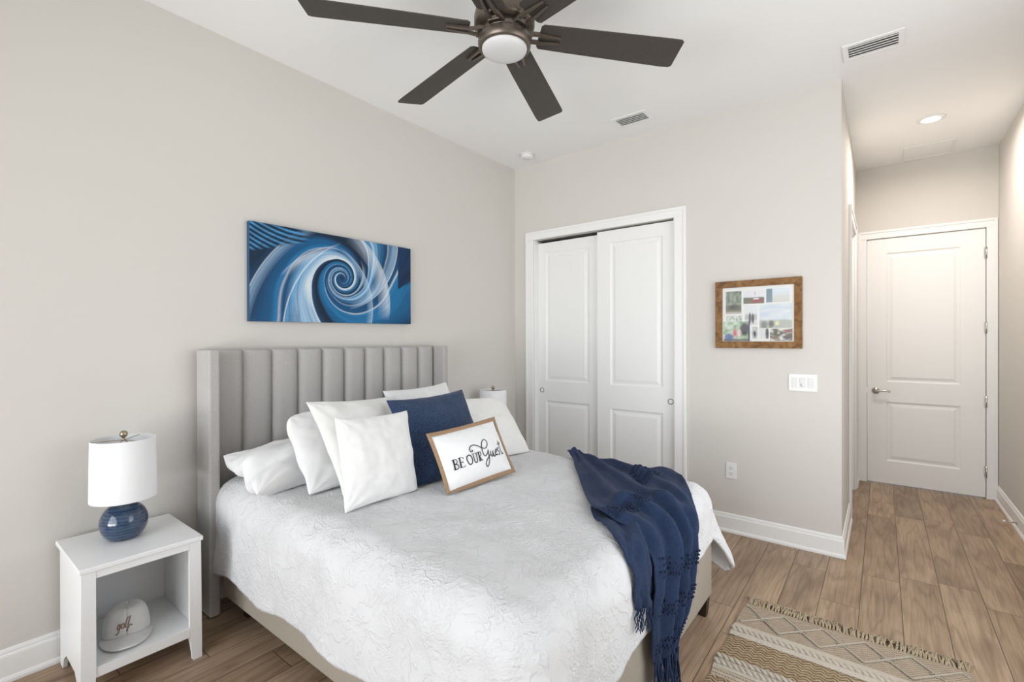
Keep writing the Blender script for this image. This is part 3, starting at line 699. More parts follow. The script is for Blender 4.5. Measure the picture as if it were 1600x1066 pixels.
# ================================================================== BED
YC = -1.917
bed = thing('bed', 'grey upholstered bed with tall winged channel-tufted headboard', 'bed', (1.1, YC, 0))
HT = 1.347
hb = MB(); hb.box(.030, .066, -2.689, -1.145, .20, HT-.004); hb.build('headboard_panel', m_linen, bed, bevel=.006)
for (y0, y1) in ((-2.741, -2.6895), (-1.1445, -1.093)):
    MB().box(.027, .194, y0, y1, .008, HT).build('headboard_wing', m_linen, bed, bevel=.010, seg=3)
CW = 1.544/10
for k in range(10):
    yc = -2.689+CW*(k+.5); a = np.linspace(-1, 1, 17)
    prof = (1-np.abs(a)**3.2)**.62
    zs = [.45, .9, 1.25, 1.31, 1.332, 1.342, 1.3455]; sc = [1, 1, 1, 1, .93, .72, .25]
    P = np.array([[(.062+.040*pp*s_, yc+aa*(CW/2-.0006), z) for aa, pp in zip(a, prof)] for z, s_ in zip(zs, sc)])
    mb = MB(); mb.grid(P, True, True); mb.build('channel', m_linen, bed)
for (y0, y1) in ((-2.683, -2.655), (-1.179, -1.151)):
    MB().box(.196, 2.113, y0, y1, .105, .375).build('side_rail', m_linenr, bed, bevel=.008)
MB().box(2.114, 2.146, -2.683, -1.151, .102, .375).build('foot_rail', m_linenr, bed, bevel=.010, seg=3)
MB().box(.2, 2.113, -2.654, -1.180, .30, .345).build('platform', m_linenr, bed)
for (x, y) in ((2.112, -1.188), (2.112, -2.646), (.30, -2.60), (.30, -1.235), (1.2, YC)):
    zt = .101 if x > 2.1 else .299; mb = MB()
    mb.hexa([(x-.019, y-.019, .001), (x+.019, y-.019, .001), (x+.019, y+.019, .001), (x-.019, y+.019, .001)], [(x-.027, y-.027, zt), (x+.027, y-.027, zt), (x+.027, y+.027, zt), (x-.027, y+.027, zt)])
    mb.build('leg', m_wood_d, bed, bevel=.002)

def comf(p, q, off=0.0):
    p = np.asarray(p, float); q = np.asarray(q, float)
    xe, r = 2.045, .12
    ye = .70-.03*np.clip((.55-p)/.4, 0, 1)**2
    ox = np.maximum(0, p-xe); oy = np.maximum(0, np.abs(q)-ye); o = np.hypot(ox, oy)+1e-9
    dx = ox/o; dy = oy/o*np.sign(q)
    a = np.minimum(o/r, np.pi/2); Rr = r+off; ex = np.maximum(0, o-r*np.pi/2)
    cor = (2*np.abs(dx*dy))**2
    h = Rr*np.sin(a)+ex*(.02+.34*cor)
    v = r-Rr*np.cos(a)+ex*(1-.12*cor)
    zt = .695-.010*(q/.8)**2-.02*np.clip((p-1.4)/.7, 0, 2)
    x = np.minimum(p, xe)+dx*h; y = YC+np.clip(q, -ye, ye)+dy*h
    return np.stack([x, y, zt-v], -1)
def comf_off(p, q):
    o = .010*smooth_noise(p*5+3, q*5+8, 21)+.007*smooth_noise(p*13+3, q*13+8, 22)+.0035*smooth_noise(p*30, q*30+8, 23)
    side = np.clip((np.abs(q)-.78)/.3, 0, 1); o = o+side*.020*smooth_noise(p*8+1, q*1.2+4, 24)
    foot = np.clip((p-2.15)/.25, 0, 1); o = o+foot*.020*smooth_noise(q*8+1, p*1.2+4, 25)
    return o
npq = (230, 230)
sa, sb = np.meshgrid(np.linspace(0, 1, npq[0]), np.linspace(0, 1, npq[1]), indexing='ij')
qmax = 1.178
qq = -qmax+2*qmax*sb
pend = 2.45-.07*np.clip((qq-.05)/.45, 0, 1)*np.clip((1.0-qq)/.25, 0, 1)+.012*np.sin(qq*14)
pend = pend-.10*np.clip((np.abs(qq)-.95)/.23, 0, 1)**2
pp = .185+(pend-.185)*sa
qhem = qq*(1+.010*np.sin(pp*11)*np.clip((np.abs(qq)-.8)/.3, 0, 1))
P = comf(pp, qhem, comf_off(pp, qhem))
mb = MB(); mb.grid(P)
cf = mb.build('comforter', m_comf, None, solid=.022)
tag(cf, 'white textured matelasse comforter spread over the bed and hanging down its sides', 'comforter')

# ---- blue throw
thr = thing('throw_blanket', 'navy blue woven throw with fringe draped over the foot of the bed', 'throw blanket', (2.0, YC+.3, .7))
TB = np.array([(1.33, .70, 1.34, .84), (1.40, .645, 1.46, .84), (1.53, .46, 1.62, .82), (1.745, .165, 1.82, .79), (1.915, -.06, 2.00, .69), (2.01, -.075, 2.09, .55), (2.09, -.075, 2.17, .435), (2.18, -.095, 2.25, .375), (2.28, -.115, 2.33, .35), (2.38, -.13, 2.41, .32), (2.46, -.125, 2.49, .25), (2.515, -.115, 2.55, .17), (2.55, -.10, 2.585, .12)], float)
TA = np.array([(1.86, .02, 1.95, .2), (1.925, -.072, 1.99, .1), (2.02, -.15, 2.08, .04), (2.10, -.215, 2.15, -.02), (2.16, -.245, 2.21, -.06), (2.25, -.25, 2.28, -.085), (2.305, -.235, 2.325, -.095)], float)
def throw_surface(T, n, m, base, folds, seed, amp=1.0, lift=.0):
    rows = catmull(T, max(2, n//(len(T)-1))); n = len(rows)
    s = np.linspace(0, 1, n)[:, None]; w = np.linspace(0, 1, m)[None, :]
    p = rows[:, 0:1]*(1-w)+rows[:, 2:3]*w; q = rows[:, 1:2]*(1-w)+rows[:, 3:4]*w
    gather = np.clip((s-.12)/.5, 0, 1)
    ph = w*folds+.55*smooth_noise(s*4, w*0+seed, seed)*2
    f = (.5+.5*np.cos(2*np.pi*ph))
    off = base+amp*(.016+.034*gather)*f**1.5*(.35+.65*np.sin(np.pi*np.clip(w, .03, .97)))+.016*smooth_noise(s*11+w*5, w*8, seed+1)+.006*smooth_noise(s*30+w*9, w*22, seed+2)
    off = np.maximum(off, base*.6)*(1-.45*np.clip((s-.72)/.25, 0, 1)*(folds > 2))
    return p, q, off, rows
p, q, off, rowsB = throw_surface(TB, 150, 80, .020, 4.1, 31)
# rolled upper tip and left hem
sv = np.linspace(0, 1, p.shape[0])[:, None]; wv = np.linspace(0, 1, p.shape[1])[None, :]
rdg = sv-.30-.26*wv**1.2
off = off+.020*np.exp(-(rdg/.022)**2)*np.clip(wv*4, 0, 1)*np.clip((1.05-wv)*3, 0, 1)+.014*np.exp(-((sv-.20-.10*wv)/.02)**2)*np.clip((wv-.3)*3, 0, 1)
off = off+.032*np.exp(-((sv-.02)/.035)**2)*np.exp(-((wv-.35)/.4)**2)+.016*np.exp(-((sv-.36)/.06)**2)*np.clip(1-wv*2.2, 0, 1)
def hang(P, zmin):   # below the rail the cloth hangs plumb
    return P
PB = comf(p, q, off+comf_off(p, q)*.6)
tmb = MB(); tmb.grid(PB)
pA, qA, offA, rowsA = throw_surface(TA, 50, 26, .013, 1.3, 41, .35)
PA = comf(pA, qA, offA+comf_off(pA, qA)*.6); tmb.grid(PA)
tmb.build('blanket', m_throw, thr, solid=.005)
fr = MB()
def strands(fr, row, nn, ln, r0, spread, zfloor):
    for k in range(nn):
        t = (k+.5)/nn*(len(row)-1); i = int(t); f_ = t-i; b = row[i]*(1-f_)+row[min(i+1, len(row)-1)]*f_
        L = ln*(.8+.4*RNG.rand()); d = (RNG.rand(2)-.5)*spread; pts = []
        for j in range(7):
            u = j/6; z = b[2]+.006-L*u; o = 0
            if z < zfloor: o = zfloor-z; z = zfloor+.0015*RNG.rand()
            pts.append((b[0]+d[0]*u+.004*math.sin(u*9+k)+o*(.02+d[0]*1), b[1]+d[1]*u+.004*math.cos(u*8+k*2)+o*d[1]*9, z))
        fr.tube(pts, [r0*(1.25 if j in (1,) else 1)*(1-.25*j/6) for j in range(7)], 5)
strands(fr, PB[-1], 64, .21, .0030, .035, .006); fr.build('fringe', m_throw, thr)
fr = MB(); strands(fr, PA[-1], 26, .075, .0024, .02, .006); fr.build('fringe', m_throw, thr)
def tufts(Pm, s0, w0, w1, ns, nw, r, slope=0.0, rag=.5):
    n, m = Pm.shape[:2]; tf = MB()
    for a in range(ns):
        for k in range(nw):
            w = w0+(w1-w0)*(k+.5*(a % 2))/nw; s = s0+slope*(w-w0)+a*.013+.003*(RNG.rand()-.5)
            i = min(n-2, max(0, int(s*(n-1)))); j = min(m-2, max(0, int(w*(m-1))))
            c = Pm[i, j]; 
            if RNG.rand() < rag: continue
            tf.ball(c+np.array([.003, -.001, .004]), r*(.8+.4*RNG.rand()), 6, 4)
    tf.build('tufted_band', m_throw, thr)
tufts(PB, .37, .0, .45, 5, 34, .0042, .06, .25)
tufts(PB, .60, .06, .86, 4, 52, .0042, .03, .35)
tufts(PB, .72, .06, .86, 4, 46, .0042, .03, .35)
tufts(PB, .86, .06, .88, 5, 40, .0040, .0, .3)
tufts(PB, .26, .60, .86, 5, 34, .0052, -.05, -1)

# ================================================================== PILLOWS
def pillow_pt(u, v, w, h, t, pinch, side, e):
    a = np.asarray(u, float); b = np.asarray(v, float)
    x = .5*w*a*(1-pinch*(1-b*b)*np.abs(a)**2); y = .5*h*b*(1-pinch*(1-a*a)*np.abs(b)**2)
    z = side*.5*t*(np.clip(1-a*a, 0, 1)*np.clip(1-b*b, 0, 1))**e
    return np.stack([x, y, z], -1)
def frame_of(bx, by, bz, yaw, lean, roll, h):
    yaw, lean, roll = [math.radians(k) for k in (yaw, lean, roll)]
    ax = np.array([-math.sin(yaw), math.cos(yaw), 0]); n = np.array([math.cos(yaw), math.sin(yaw), 0])
    up = np.array([0, 0, 1])*math.cos(lean)-n*math.sin(lean); nn = n*math.cos(lean)+np.array([0, 0, 1])*math.sin(lean)
    a2 = ax*math.cos(roll)+up*math.sin(roll); u2 = -ax*math.sin(roll)+up*math.cos(roll)
    return np.stack([a2, u2, nn], 1), np.array([bx, by, bz])+u2*h*.5
def floor_clip(P, zmin):   # cushion squashes where it meets the bed
    q = np.abs(P[..., 1]-YC); d = np.clip(q-.70, 0, .119)
    zc = .695-.010*(q/.8)**2-(.12-np.sqrt(.0144-d*d))+.006
    z = P[..., 2]; P[..., 2] = np.where(z < zc, zc+(z-zc)*.05, z); return P
def cushion(mb, w, h, t, fr, pinch=.06, e=.42, wr=.006, seed=0, n=46, warp=None, zmin=None, skew=0):
    M, c = fr
    g = np.sin(np.linspace(-1, 1, n)*math.pi/2)
    u, v = np.meshgrid(g, g, indexing='ij')
    for side in (1, -1):
        L = pillow_pt(u, v, w, h, t, pinch, side, e)
        edge = (np.clip(1-u*u, 0, 1)*np.clip(1-v*v, 0, 1))**.25
        d = wr*(smooth_noise(u*3.2+seed, v*3.2+7, seed)*1.6+smooth_noise(u*8+seed, v*8, seed+1)*.8+.4*smooth_noise(u*17, v*17, seed+2))
        # creases that fan out of the corners
        rad = 0
        for cu in (-1, 1):
            for cv in (-1, 1):
                an = np.arctan2(v-cv, u-cu); rr = np.hypot(u-cu, v-cv)
                rad = rad+np.sin(an*11+seed+cu*2+cv)*np.exp(-(rr/.55)**2)
        L[..., 2] += edge*(d+wr*.55*rad)*side
        L[..., 0] += skew*L[..., 1]
        if warp is not None: L = warp(L, u, v)
        P = L@M.T+c
        if zmin is not None: P = floor_clip(P, zmin)
        mb.grid(P, True, side < 0)
    return mb
BZ = .692
def wave_edge(amp, k, seed):
    def f(L, u, v):
        e = np.clip(np.maximum(np.abs(u), np.abs(v)), 0, 1)**6
        L[..., 2] += amp*e*np.sin((np.arctan2(v, u))*k+seed); return L
    return f
# lying pillow with an open hem, against the headboard
def flop(L, u, v):
    e = np.clip((-u-.45)/.55, 0, 1)
    L[..., 2] += .030*e*np.sin(v*6.5+.9)*(1-e*.3)+.012*e*np.cos(v*11)
    L[..., 0] -= .030*e*np.clip(-v, 0, 1)*(v < 0)
    L[..., 1] -= .05*e*np.clip(-v, 0, 1); return L
mb = MB(); cushion(mb, .70, .43, .22, frame_of(.650, -2.345, .715, 0, 80, -1.5, .45), .02, .46, .012, 51, 54, flop, .680)
o = mb.build('pillow', m_cotton, None); tag(o, 'white pillow lying flat at the near headboard corner with its case hem open', 'pillow', 'white bed pillows')
# standing sham behind the two white squares
def rnd(L, u, v):
    k = np.clip(np.abs(u)**4*np.abs(v)**4, 0, 1); L[..., 0] *= 1-.10*k*(v > 0); L[..., 1] *= 1-.14*k*(v > 0); 
    e = np.clip((-u-.75)/.25, 0, 1); L[..., 2] += .007*e*np.sin(v*8); return L
mb = MB(); cushion(mb, .62, .43, .13, frame_of(.79, -2.235, .695, 0, 39, 0, .43), .02, .38, .010, 61, 46, rnd, .690)
o = mb.build('pillow', m_cotton, None); tag(o, 'plump white pillow with rounded corner leaning behind the large white square pillow', 'pillow', 'white bed pillows')
mb = MB(); cushion(mb, .55, .46, .15, frame_of(.66, -1.60, .69, 2, 29, 1.5, .46), .085, .42, .010, 71, 40, None, .690)
o = mb.build('pillow', m_cotton, None); tag(o, 'white pillow peeking out above the navy cushion', 'pillow', 'white bed pillows')
mb = MB(); cushion(mb, .56, .44, .17, frame_of(1.04, -1.520, .685, -5, 42, -4.5, .44), .03, .38, .008, 81, 46, rnd, .676)
o = mb.build('pillow', m_cotton2, None); tag(o, 'ivory white pillow on the far side of the bed beside the closet', 'pillow', 'white bed pillows')
mb = MB(); cushion(mb, .525, .525, .13, frame_of(.992, -2.238, .695, 1.4, 42, -3.1, .525), .075, .42, .010, 91, 46, None, .690)
o = mb.build('pillow', m_cotton2, None); tag(o, 'large white square pillow directly behind the front white square cushion', 'pillow', 'white bed pillows')
mb = MB(); cushion(mb, .385, .385, .13, frame_of(1.118, -2.388, .690, 1.7, 14, -2.4, .38), .06, .40, .008, 101, 46, None, .689)
o = mb.build('cushion', m_velvet, None); tag(o, 'front white plush square cushion standing left of the navy one', 'cushion', 'square cushions')
mb = MB(); cushion(mb, .482, .482, .14, frame_of(1.120, -1.941, .690, -10.4, 31.8, 2.9, .474), .085, .42, .009, 111, 46, None, .689)
o = mb.build('cushion', m_navyp, None); tag(o, 'navy blue square cushion in the middle of the pillows', 'cushion', 'square cushions')
# lumbar cushion with burlap flange and printed words
lum = thing('lumbar_cushion', 'white lumbar cushion reading BE OUR Guest with tan burlap border', 'cushion', (1.30, -1.966, .69))
LW, LH, LT = .402, .268, .115; LF = frame_of(1.318, -1.966, .70, -9.6, 27.4, 4.6, .304); LF = (LF[0], LF[1]+LF[0][:, 0]*.007)
mb = MB(); cushion(mb, LW, LH, LT, LF, .035, .72, .0022, 121, 46, None, .691); mb.build('cover', m_cotton, lum)
n = 40; ring = [(a, -1) for a in np.linspace(-1, 1, n)]+[(1, a) for a in np.linspace(-1, 1, n)[1:]]+[(a, 1) for a in np.linspace(1, -1, n)[1:]]+[(-1, a) for a in np.linspace(1, -1, n)[1:-1]]
ring = np.array(ring); rows = []
for (ww, hh, zz) in ((LW-.006, LH-.006, .006), (LW+.016, LH+.016, .004), (LW+.030, LH+.037, .0015), (LW+.030, LH+.037, -.0015), (LW+.016, LH+.016, -.004), (LW-.006, LH-.006, -.006)):
    L = pillow_pt(ring[:, 0], ring[:, 1], ww, hh, 0, .035, 1, .5); L[:, 2] = zz+.006*np.sin(np.arange(len(ring))*.21)*((ww > LW+.03)*1.0)
    rows.append(floor_clip(L@LF[0].T+LF[1], .688))
rows = np.array(rows); rows = np.concatenate([rows, rows[:, :1]], 1)
mb = MB(); mb.grid(rows, True); mb.build('border', m_jute, lum, label='tan burlap border')
def ribbon(mb, uv, wid, surf):
    """flat printed stroke following surf(u,v)->(point, normal); wid in metres"""
    pts = np.array([surf(*q)[0] for q in uv]); nr = np.array([surf(*q)[1] for q in uv])
    m = len(pts)
    T = np.array([pts[min(i+1, m-1)]-pts[max(i-1, 0)] for i in range(m)]); T /= (np.linalg.norm(T, axis=1)[:, None]+1e-9)
    B = np.cross(nr, T); B /= (np.linalg.norm(B, axis=1)[:, None]+1e-9)
    w = np.array([wid(i/(m-1)) for i in range(m)])[:, None]
    mb.grid(np.stack([pts-B*w/2, pts+B*w/2], 1), True)
LETTERS=[(26,[(-737,-33),(-750,-370)]),(9,[(-776,-37),(-710,-37)]),(9,[(-783,-373),(-717,-377)]),(15,[(-737,-37),(-720,-40),(-707,-40),(-691,-43),(-681,-50),(-671,-60),(-661,-77),(-658,-93),(-658,-110),(-658,-127),(-664,-147),(-671,-163),(-681,-180),(-694,-187),(-707,-193),(-720,-200),(-733,-203)]),(17,[(-733,-203),(-720,-207),(-704,-207),(-691,-210),(-681,-217),(-671,-233),(-661,-257),(-654,-280),(-651,-303),(-654,-320),(-661,-340),(-668,-357),(-681,-367),(-694,-373),(-714,-373),(-733,-370),(-750,-370)]),(24,[(-585,-40),(-598,-360)]),(9,[(-618,-37),(-496,-53)]),(9,[(-496,-53),(-496,-123)]),(9,[(-592,-207),(-523,-210)]),(8,[(-529,-183),(-523,-247)]),(10,[(-628,-367),(-598,-370),(-566,-373),(-536,-377),(-516,-373),(-503,-367),(-496,-357),(-493,-347),(-490,-337)]),(20,[(-335,-47),(-322,-57),(-312,-67),(-299,-80),(-289,-97),(-282,-120),(-279,-147),(-276,-177),(-273,-207),(-273,-233),(-276,-260),(-279,-283),(-286,-307),(-292,-327),(-302,-347),(-315,-360),(-325,-370),(-335,-373),(-348,-373),(-358,-370),(-371,-360),(-378,-347),(-388,-327),(-394,-303),(-401,-280),(-404,-257),(-408,-230),(-411,-200),(-411,-173),(-408,-150),(-404,-123),(-398,-100),(-388,-83),(-378,-70),(-361,-60),(-348,-53),(-335,-47)]),(18,[(-217,-50),(-220,-107),(-223,-160),(-223,-213),(-223,-257),(-223,-283),(-223,-303),(-220,-320),(-217,-333),(-210,-347),(-203,-357),(-197,-367),(-187,-373),(-180,-373),(-170,-370),(-161,-363),(-154,-353),(-147,-350),(-144,-343),(-144,-330),(-141,-303),(-141,-257),(-138,-197),(-134,-127),(-131,-63)]),(8,[(-249,-53),(-180,-53)]),(8,[(-164,-60),(-98,-60)]),(22,[(-65,-60),(-72,-363)]),(8,[(-101,-60),(-39,-57)]),(8,[(-111,-367),(-45,-370)]),(14,[(-62,-57),(-49,-57),(-36,-57),(-22,-57),(-12,-60),(-6,-73),(1,-90),(4,-110),(4,-127),(1,-143),(-6,-163),(-12,-177),(-22,-190),(-32,-197),(-42,-203),(-52,-203),(-62,-207)]),(16,[(-59,-210),(-49,-250),(-36,-290),(-26,-330),(-16,-353),(-9,-363),(-3,-360),(4,-353),(11,-350)]),(18,[(-213,93),(-207,83),(-203,73),(-197,63),(-197,53),(-200,43),(-207,33),(-213,23),(-223,20),(-230,20),(-240,23),(-246,33),(-253,43),(-256,57),(-263,77),(-263,97),(-263,117),(-259,137),(-253,153),(-246,173),(-236,190),(-223,203),(-207,217),(-190,227),(-174,233),(-157,237),(-138,237),(-118,233),(-98,227),(-78,217),(-59,203),(-36,190),(-19,173),(1,157),(14,137),(30,120),(47,100),(60,83),(76,70),(90,53),(106,43),(122,30),(139,20),(155,10),(175,7),(192,7),(215,10),(234,20),(254,30),(271,50),(290,70),(310,97),(323,120),(333,147),(340,173),(346,203),(346,230),(340,250),(333,273),(323,293),(313,307),(300,317),(287,323),(271,323),(254,323),(238,317),(221,307),(205,293),(185,277),(172,260),(155,237),(139,210),(126,183),(113,153),(103,120),(93,87),(86,57),(80,27),(76,-3),(73,-33),(73,-60),(70,-93),(73,-127),(73,-157),(76,-183),(83,-207),(90,-223),(96,-240),(106,-250),(116,-257),(129,-257),(142,-253),(155,-247),(169,-237),(185,-220),(205,-203),(218,-187),(231,-163),(248,-140),(257,-117),(267,-97),(274,-83),(274,-77),(277,-70),(277,-63)]),(18,[(277,-63),(274,-93),(271,-123),(264,-153),(261,-183),(257,-220),(257,-257),(254,-293),(251,-330),(248,-363),(241,-400),(238,-437),(231,-467),(224,-497),(215,-523),(205,-547),(195,-567),(182,-587),(169,-607),(155,-620),(142,-627),(129,-623),(119,-613),(109,-597),(103,-580),(99,-563),(99,-540),(99,-517),(106,-493),(113,-470),(126,-447),(139,-420),(155,-397),(172,-377),(192,-360),(211,-340),(231,-323),(251,-307),(271,-290),(290,-273),(310,-260)]),(20,[(346,-137),(346,-153),(346,-170),(343,-190),(343,-210),(343,-233),(343,-257),(343,-280),(346,-300),(353,-317),(359,-330),(369,-340),(379,-340),(389,-337),(399,-327),(409,-313),(419,-290),(429,-263),(435,-227),(442,-187),(452,-150)]),(20,[(452,-150),(448,-180),(445,-210),(442,-240),(442,-267),(442,-293),(445,-313),(445,-333),(452,-347),(458,-357),(468,-363),(478,-363),(488,-360),(501,-353),(511,-340),(524,-323),(537,-307)]),(18,[(527,-260),(547,-250),(567,-240),(590,-230),(606,-217),(619,-200),(629,-180),(636,-163),(639,-150),(633,-143),(623,-137),(610,-137),(596,-140),(583,-150),(570,-167),(560,-183),(550,-203),(544,-227),(540,-253),(540,-280),(544,-303),(550,-317),(560,-327),(573,-333),(583,-337),(596,-333),(613,-323),(626,-313),(639,-300)]),(19,[(745,-130),(739,-122),(733,-114),(727,-106),(721,-100),(715,-98),(708,-99),(700,-102),(693,-108),(687,-116),(684,-125),(682,-134),(682,-146),(683,-159),(686,-172),(690,-185),(695,-196),(704,-207),(712,-217),(721,-228),(728,-240),(732,-251),(737,-264),(740,-276),(742,-288),(742,-300),(739,-311),(735,-323),(729,-335),(722,-344),(715,-350),(706,-351),(697,-348),(687,-344),(677,-339),(668,-335)]),(20,[(852,150),(849,124),(846,98),(843,73),(840,47),(838,20),(836,-8),(834,-39),(833,-69),(832,-100),(832,-130),(832,-159),(832,-189),(833,-219),(835,-246),(838,-270),(841,-290),(845,-308),(849,-323),(854,-335),(860,-345),(866,-350),(873,-352),(881,-351),(888,-349),(895,-345),(900,-338),(905,-330),(910,-320),(915,-309),(920,-300)]),(13,[(765,10),(771,18),(778,27),(784,36),(792,43),(800,48),(809,48),(818,46),(829,43),(839,40),(850,40),(860,41),(870,44),(881,48),(891,53),(900,58),(907,62),(913,68),(918,73),(924,79),(930,85)])]
def lsurf(u, v):
    L = pillow_pt(u, v, LW, LH, LT, .035, 1, .72); e = 1e-3
    a = pillow_pt(u+e, v, LW, LH, LT, .035, 1, .72)-L; b = pillow_pt(u, v+e, LW, LH, LT, .035, 1, .72)-L; nn = np.cross(a, b); nn /= np.linalg.norm(nn)+1e-12
    return (L+nn*.0032)@LF[0].T+LF[1], nn@LF[0].T
mb = MB()
for wd, uv in LETTERS:
    u = [(a/1000., b/1000.) for a, b in uv]
    u = [(a if a < .1 else .1+(a-.1)*.86, b) for a, b in u]
    if len(u) == 2: u = [tuple(np.array(u[0])*(1-t)+np.array(u[1])*t) for t in np.linspace(0, 1, 6)]
    ribbon(mb, u, lambda t, wd=wd: wd*.00027*(.85 if len(u) > 14 else 1), lsurf)
mb.build('lettering', m_ink, lum, label='black words BE OUR Guest')

# ================================================================== NIGHTSTANDS
def nightstand(x0, x1, y0, y1, label):
    t = thing('nightstand', label, 'nightstand', ((x0+x1)/2, (y0+y1)/2, 0), 'nightstands')
    HN = .533; xf = x1-.022; ya, yb = y0+.012, y1-.012
    MB().box(x0, x1, y0, y1, HN-.019, HN).build('top', m_white, t, bevel=.003)
    for (a, s) in ((ya, 1), (yb, -1)):
        # side panel with arched foot cut-out
        xb = x0+.012; pts = [(xb, HN-.020), (xf, HN-.020), (xf, .002), (xf-.045, .002), (xf-.075, .045), (xf-.13, .085), (xb+.12, .085), (xb+.07, .05), (xb+.045, .002), (xb, .002)]
        n = len(pts); A = [(p[0], a, p[1]) for p in pts]; B = [(p[0], a+s*.016, p[1]) for p in pts]
        fs = [tuple(range(n)) if s < 0 else tuple(range(n))[::-1], tuple(range(n, 2*n))[::-1] if s < 0 else tuple(range(n, 2*n))]+[((i+1) % n, i, n+i, n+(i+1) % n) if s < 0 else (i, (i+1) % n, n+(i+1) % n, n+i) for i in range(n)]
        MB().add(A+B, fs).build('side_panel', m_white, t, bevel=.0015)
        # tapered front stile
        e = a-s*.003; mb = MB()
        f0 = [(xf, e, .002), (xf, e+s*.030, .002), (xf, e+s*.040, .12), (xf, e+s*.040, HN-.020), (xf, e+s*.0, HN-.020)]
        n = len(f0); A = [(p[0]+.0005, p[1], p[2]) for p in f0]; B = [(p[0]+.0165, p[1]+(-s*.003 if i in (0,) else 0), p[2]) for i, p in enumerate(f0)]
        fs = [tuple(range(n)), tuple(range(n, 2*n))[::-1]]+[(i, (i+1) % n, n+(i+1) % n, n+i) for i in range(n)]
        mb.add(A+B, fs).build('leg', m_white, t, bevel=.0015)
    MB().box(xf+.001, xf+.015, ya+.038, yb-.038, HN-.048, HN-.0195).build('apron', m_white, t, bevel=.001)
    MB().box(x0+.028, xf-.0005, ya+.0165, yb-.0165, .106, .142).build('shelf', m_white, t, bevel=.001)
    MB().box(xf, xf+.014, ya+.038, yb-.038, .104, .1425).build('shelf_front', m_white, t, bevel=.001)
    MB().box(x0+.013, x0+.0275, ya+.0165, yb-.0165, .10, HN-.0195).build('back_panel', m_white, t)
    return t
ns = nightstand(.028, .468, -3.274, -2.862, 'white open nightstand at the near side of the bed holding a cap')
ns2 = copy_tree(ns); ns2.location = (.248, -.665, 0); ns2['label'] = 'white nightstand mostly hidden on the far side of the bed by the closet'

# ---- lamps
def glaze():
    m = new_mat('blue_glaze', (.02, .06, .15), .16, spec=.6)
    v = coords(m, (1, 1, 1)); wv = nd(m, 'ShaderNodeTexWave', Scale=24.0, Distortion=3.5, Detail=3.0); wv.bands_direction = 'Z'; lk(m, v, wv.inputs['Vector'])
    nz = nd(m, 'ShaderNodeTexNoise', Scale=28.0, Detail=4.0); lk(m, v, nz.inputs['Vector'])
    t = nd(m, 'ShaderNodeTexCoord'); sp = nd(m, 'ShaderNodeSeparateXYZ'); lk(m, t.outputs['Object'], sp.inputs[0])
    an = math_n(m, 'ARCTAN2', sp.outputs['Y'], sp.outputs['X']); cmb = math_n(m, 'SINE', math_n(m, 'MULTIPLY', an, 95.0))
    fz = math_n(m, 'FRACT', math_n(m, 'MULTIPLY', sp.outputs['Z'], 26.0))
    msk = math_n(m, 'GREATER_THAN', fz, .42)
    cut = math_n(m, 'MULTIPLY', math_n(m, 'GREATER_THAN', cmb, .35), msk)
    c = ramp(m, wv.outputs['Fac'], [(.15, (.010, .026, .066)), (.7, (.017, .046, .105)), (1, (.026, .068, .14))])
    c = mixc(m, math_n(m, 'MULTIPLY', cut, .4), c, (.06, .12, .20))
    lk(m, c, bsdf(m).inputs['Base Color']); h = math_n(m, 'ADD', math_n(m, 'MULTIPLY', cut, -.5), nz.outputs['Fac']); bump(m, h, .35, .003); bsdf(m).inputs['Coat Weight'].default_value = .6; return m
m_glaze = glaze()
def shade_mat():
    m = new_mat('white_lampshade', (.86, .86, .87), .8, spec=.2); b = bsdf(m)
    b.inputs['Transmission Weight'].default_value = 0; b.inputs['Subsurface Weight'].default_value = 0
    noise_bump(m, 600, .12, .001); return m
m_shade = shade_mat()
m_fin = new_mat('antique_brass', (.42, .36, .25), .28, 1)
def lamp(x, y, z, label):
    t = thing('table_lamp', label, 'lamp', (x, y, z), 'bedside lamps'); c = (x, y, z)
    pr = [(0, .0005), (.044, .0005)]
    for a in np.linspace(-58, 80, 26):
        ar = math.radians(a); pr.append((.0855*math.cos(ar)**.92, max(.002, .072+.086*math.sin(ar))))
    pr += [(.019, .158), (.019, .164), (0, .164)]
    MB().lathe(pr, c, 56).build('lamp_base', m_glaze, t, label='round blue glazed ceramic base')
    MB().lathe([(.012, .163), (.016, .165), (.016, .205), (.011, .21), (0, .21)], c, 24).build('socket', m_fin, t)
    hp = MB(); hp.tube(catmull([(x, y-.012, z+.19), (x, y-.042, z+.25), (x, y-.040, z+.36), (x, y, z+.425), (x, y+.040, z+.36), (x, y+.042, z+.25), (x, y+.012, z+.19)], 5), .002, 6); hp.build('harp', m_fin, t)
    mb = MB(); mb.lathe([(.1158, .174), (.1173, .174), (.1175, .176), (.1136, .433), (.1120, .434), (.1118, .432), (.1158, .174)], c, 72, False, False); sh = mb.build('lamp_shade', m_shade, t, label='white drum shade')
    sp2 = MB()
    for k in range(3):
        a = k*2*math.pi/3+.3; sp2.tube([(x, y, z+.426), (x+.111*math.cos(a), y+.111*math.sin(a), z+.429)], .0016, 6)
    sp2.build('shade_spider', m_fin, t)
    MB().lathe([(0, .424), (.008, .424), (.008, .430), (.005, .432), (.006, .437), (.0125, .443), (.0155, .452), (.0125, .462), (.006, .467), (0, .468)], c, 24).build('finial', m_fin, t, label='brass ball finial')
    return t
lp = lamp(.215, -3.082, .533, 'white-shaded table lamp with round blue base fully visible on the near nightstand')
lp2 = copy_tree(lp); lp2.location = (.205, -.575, .533); lp2['label'] = 'table lamp whose white shade shows behind the ivory pillow by the closet'

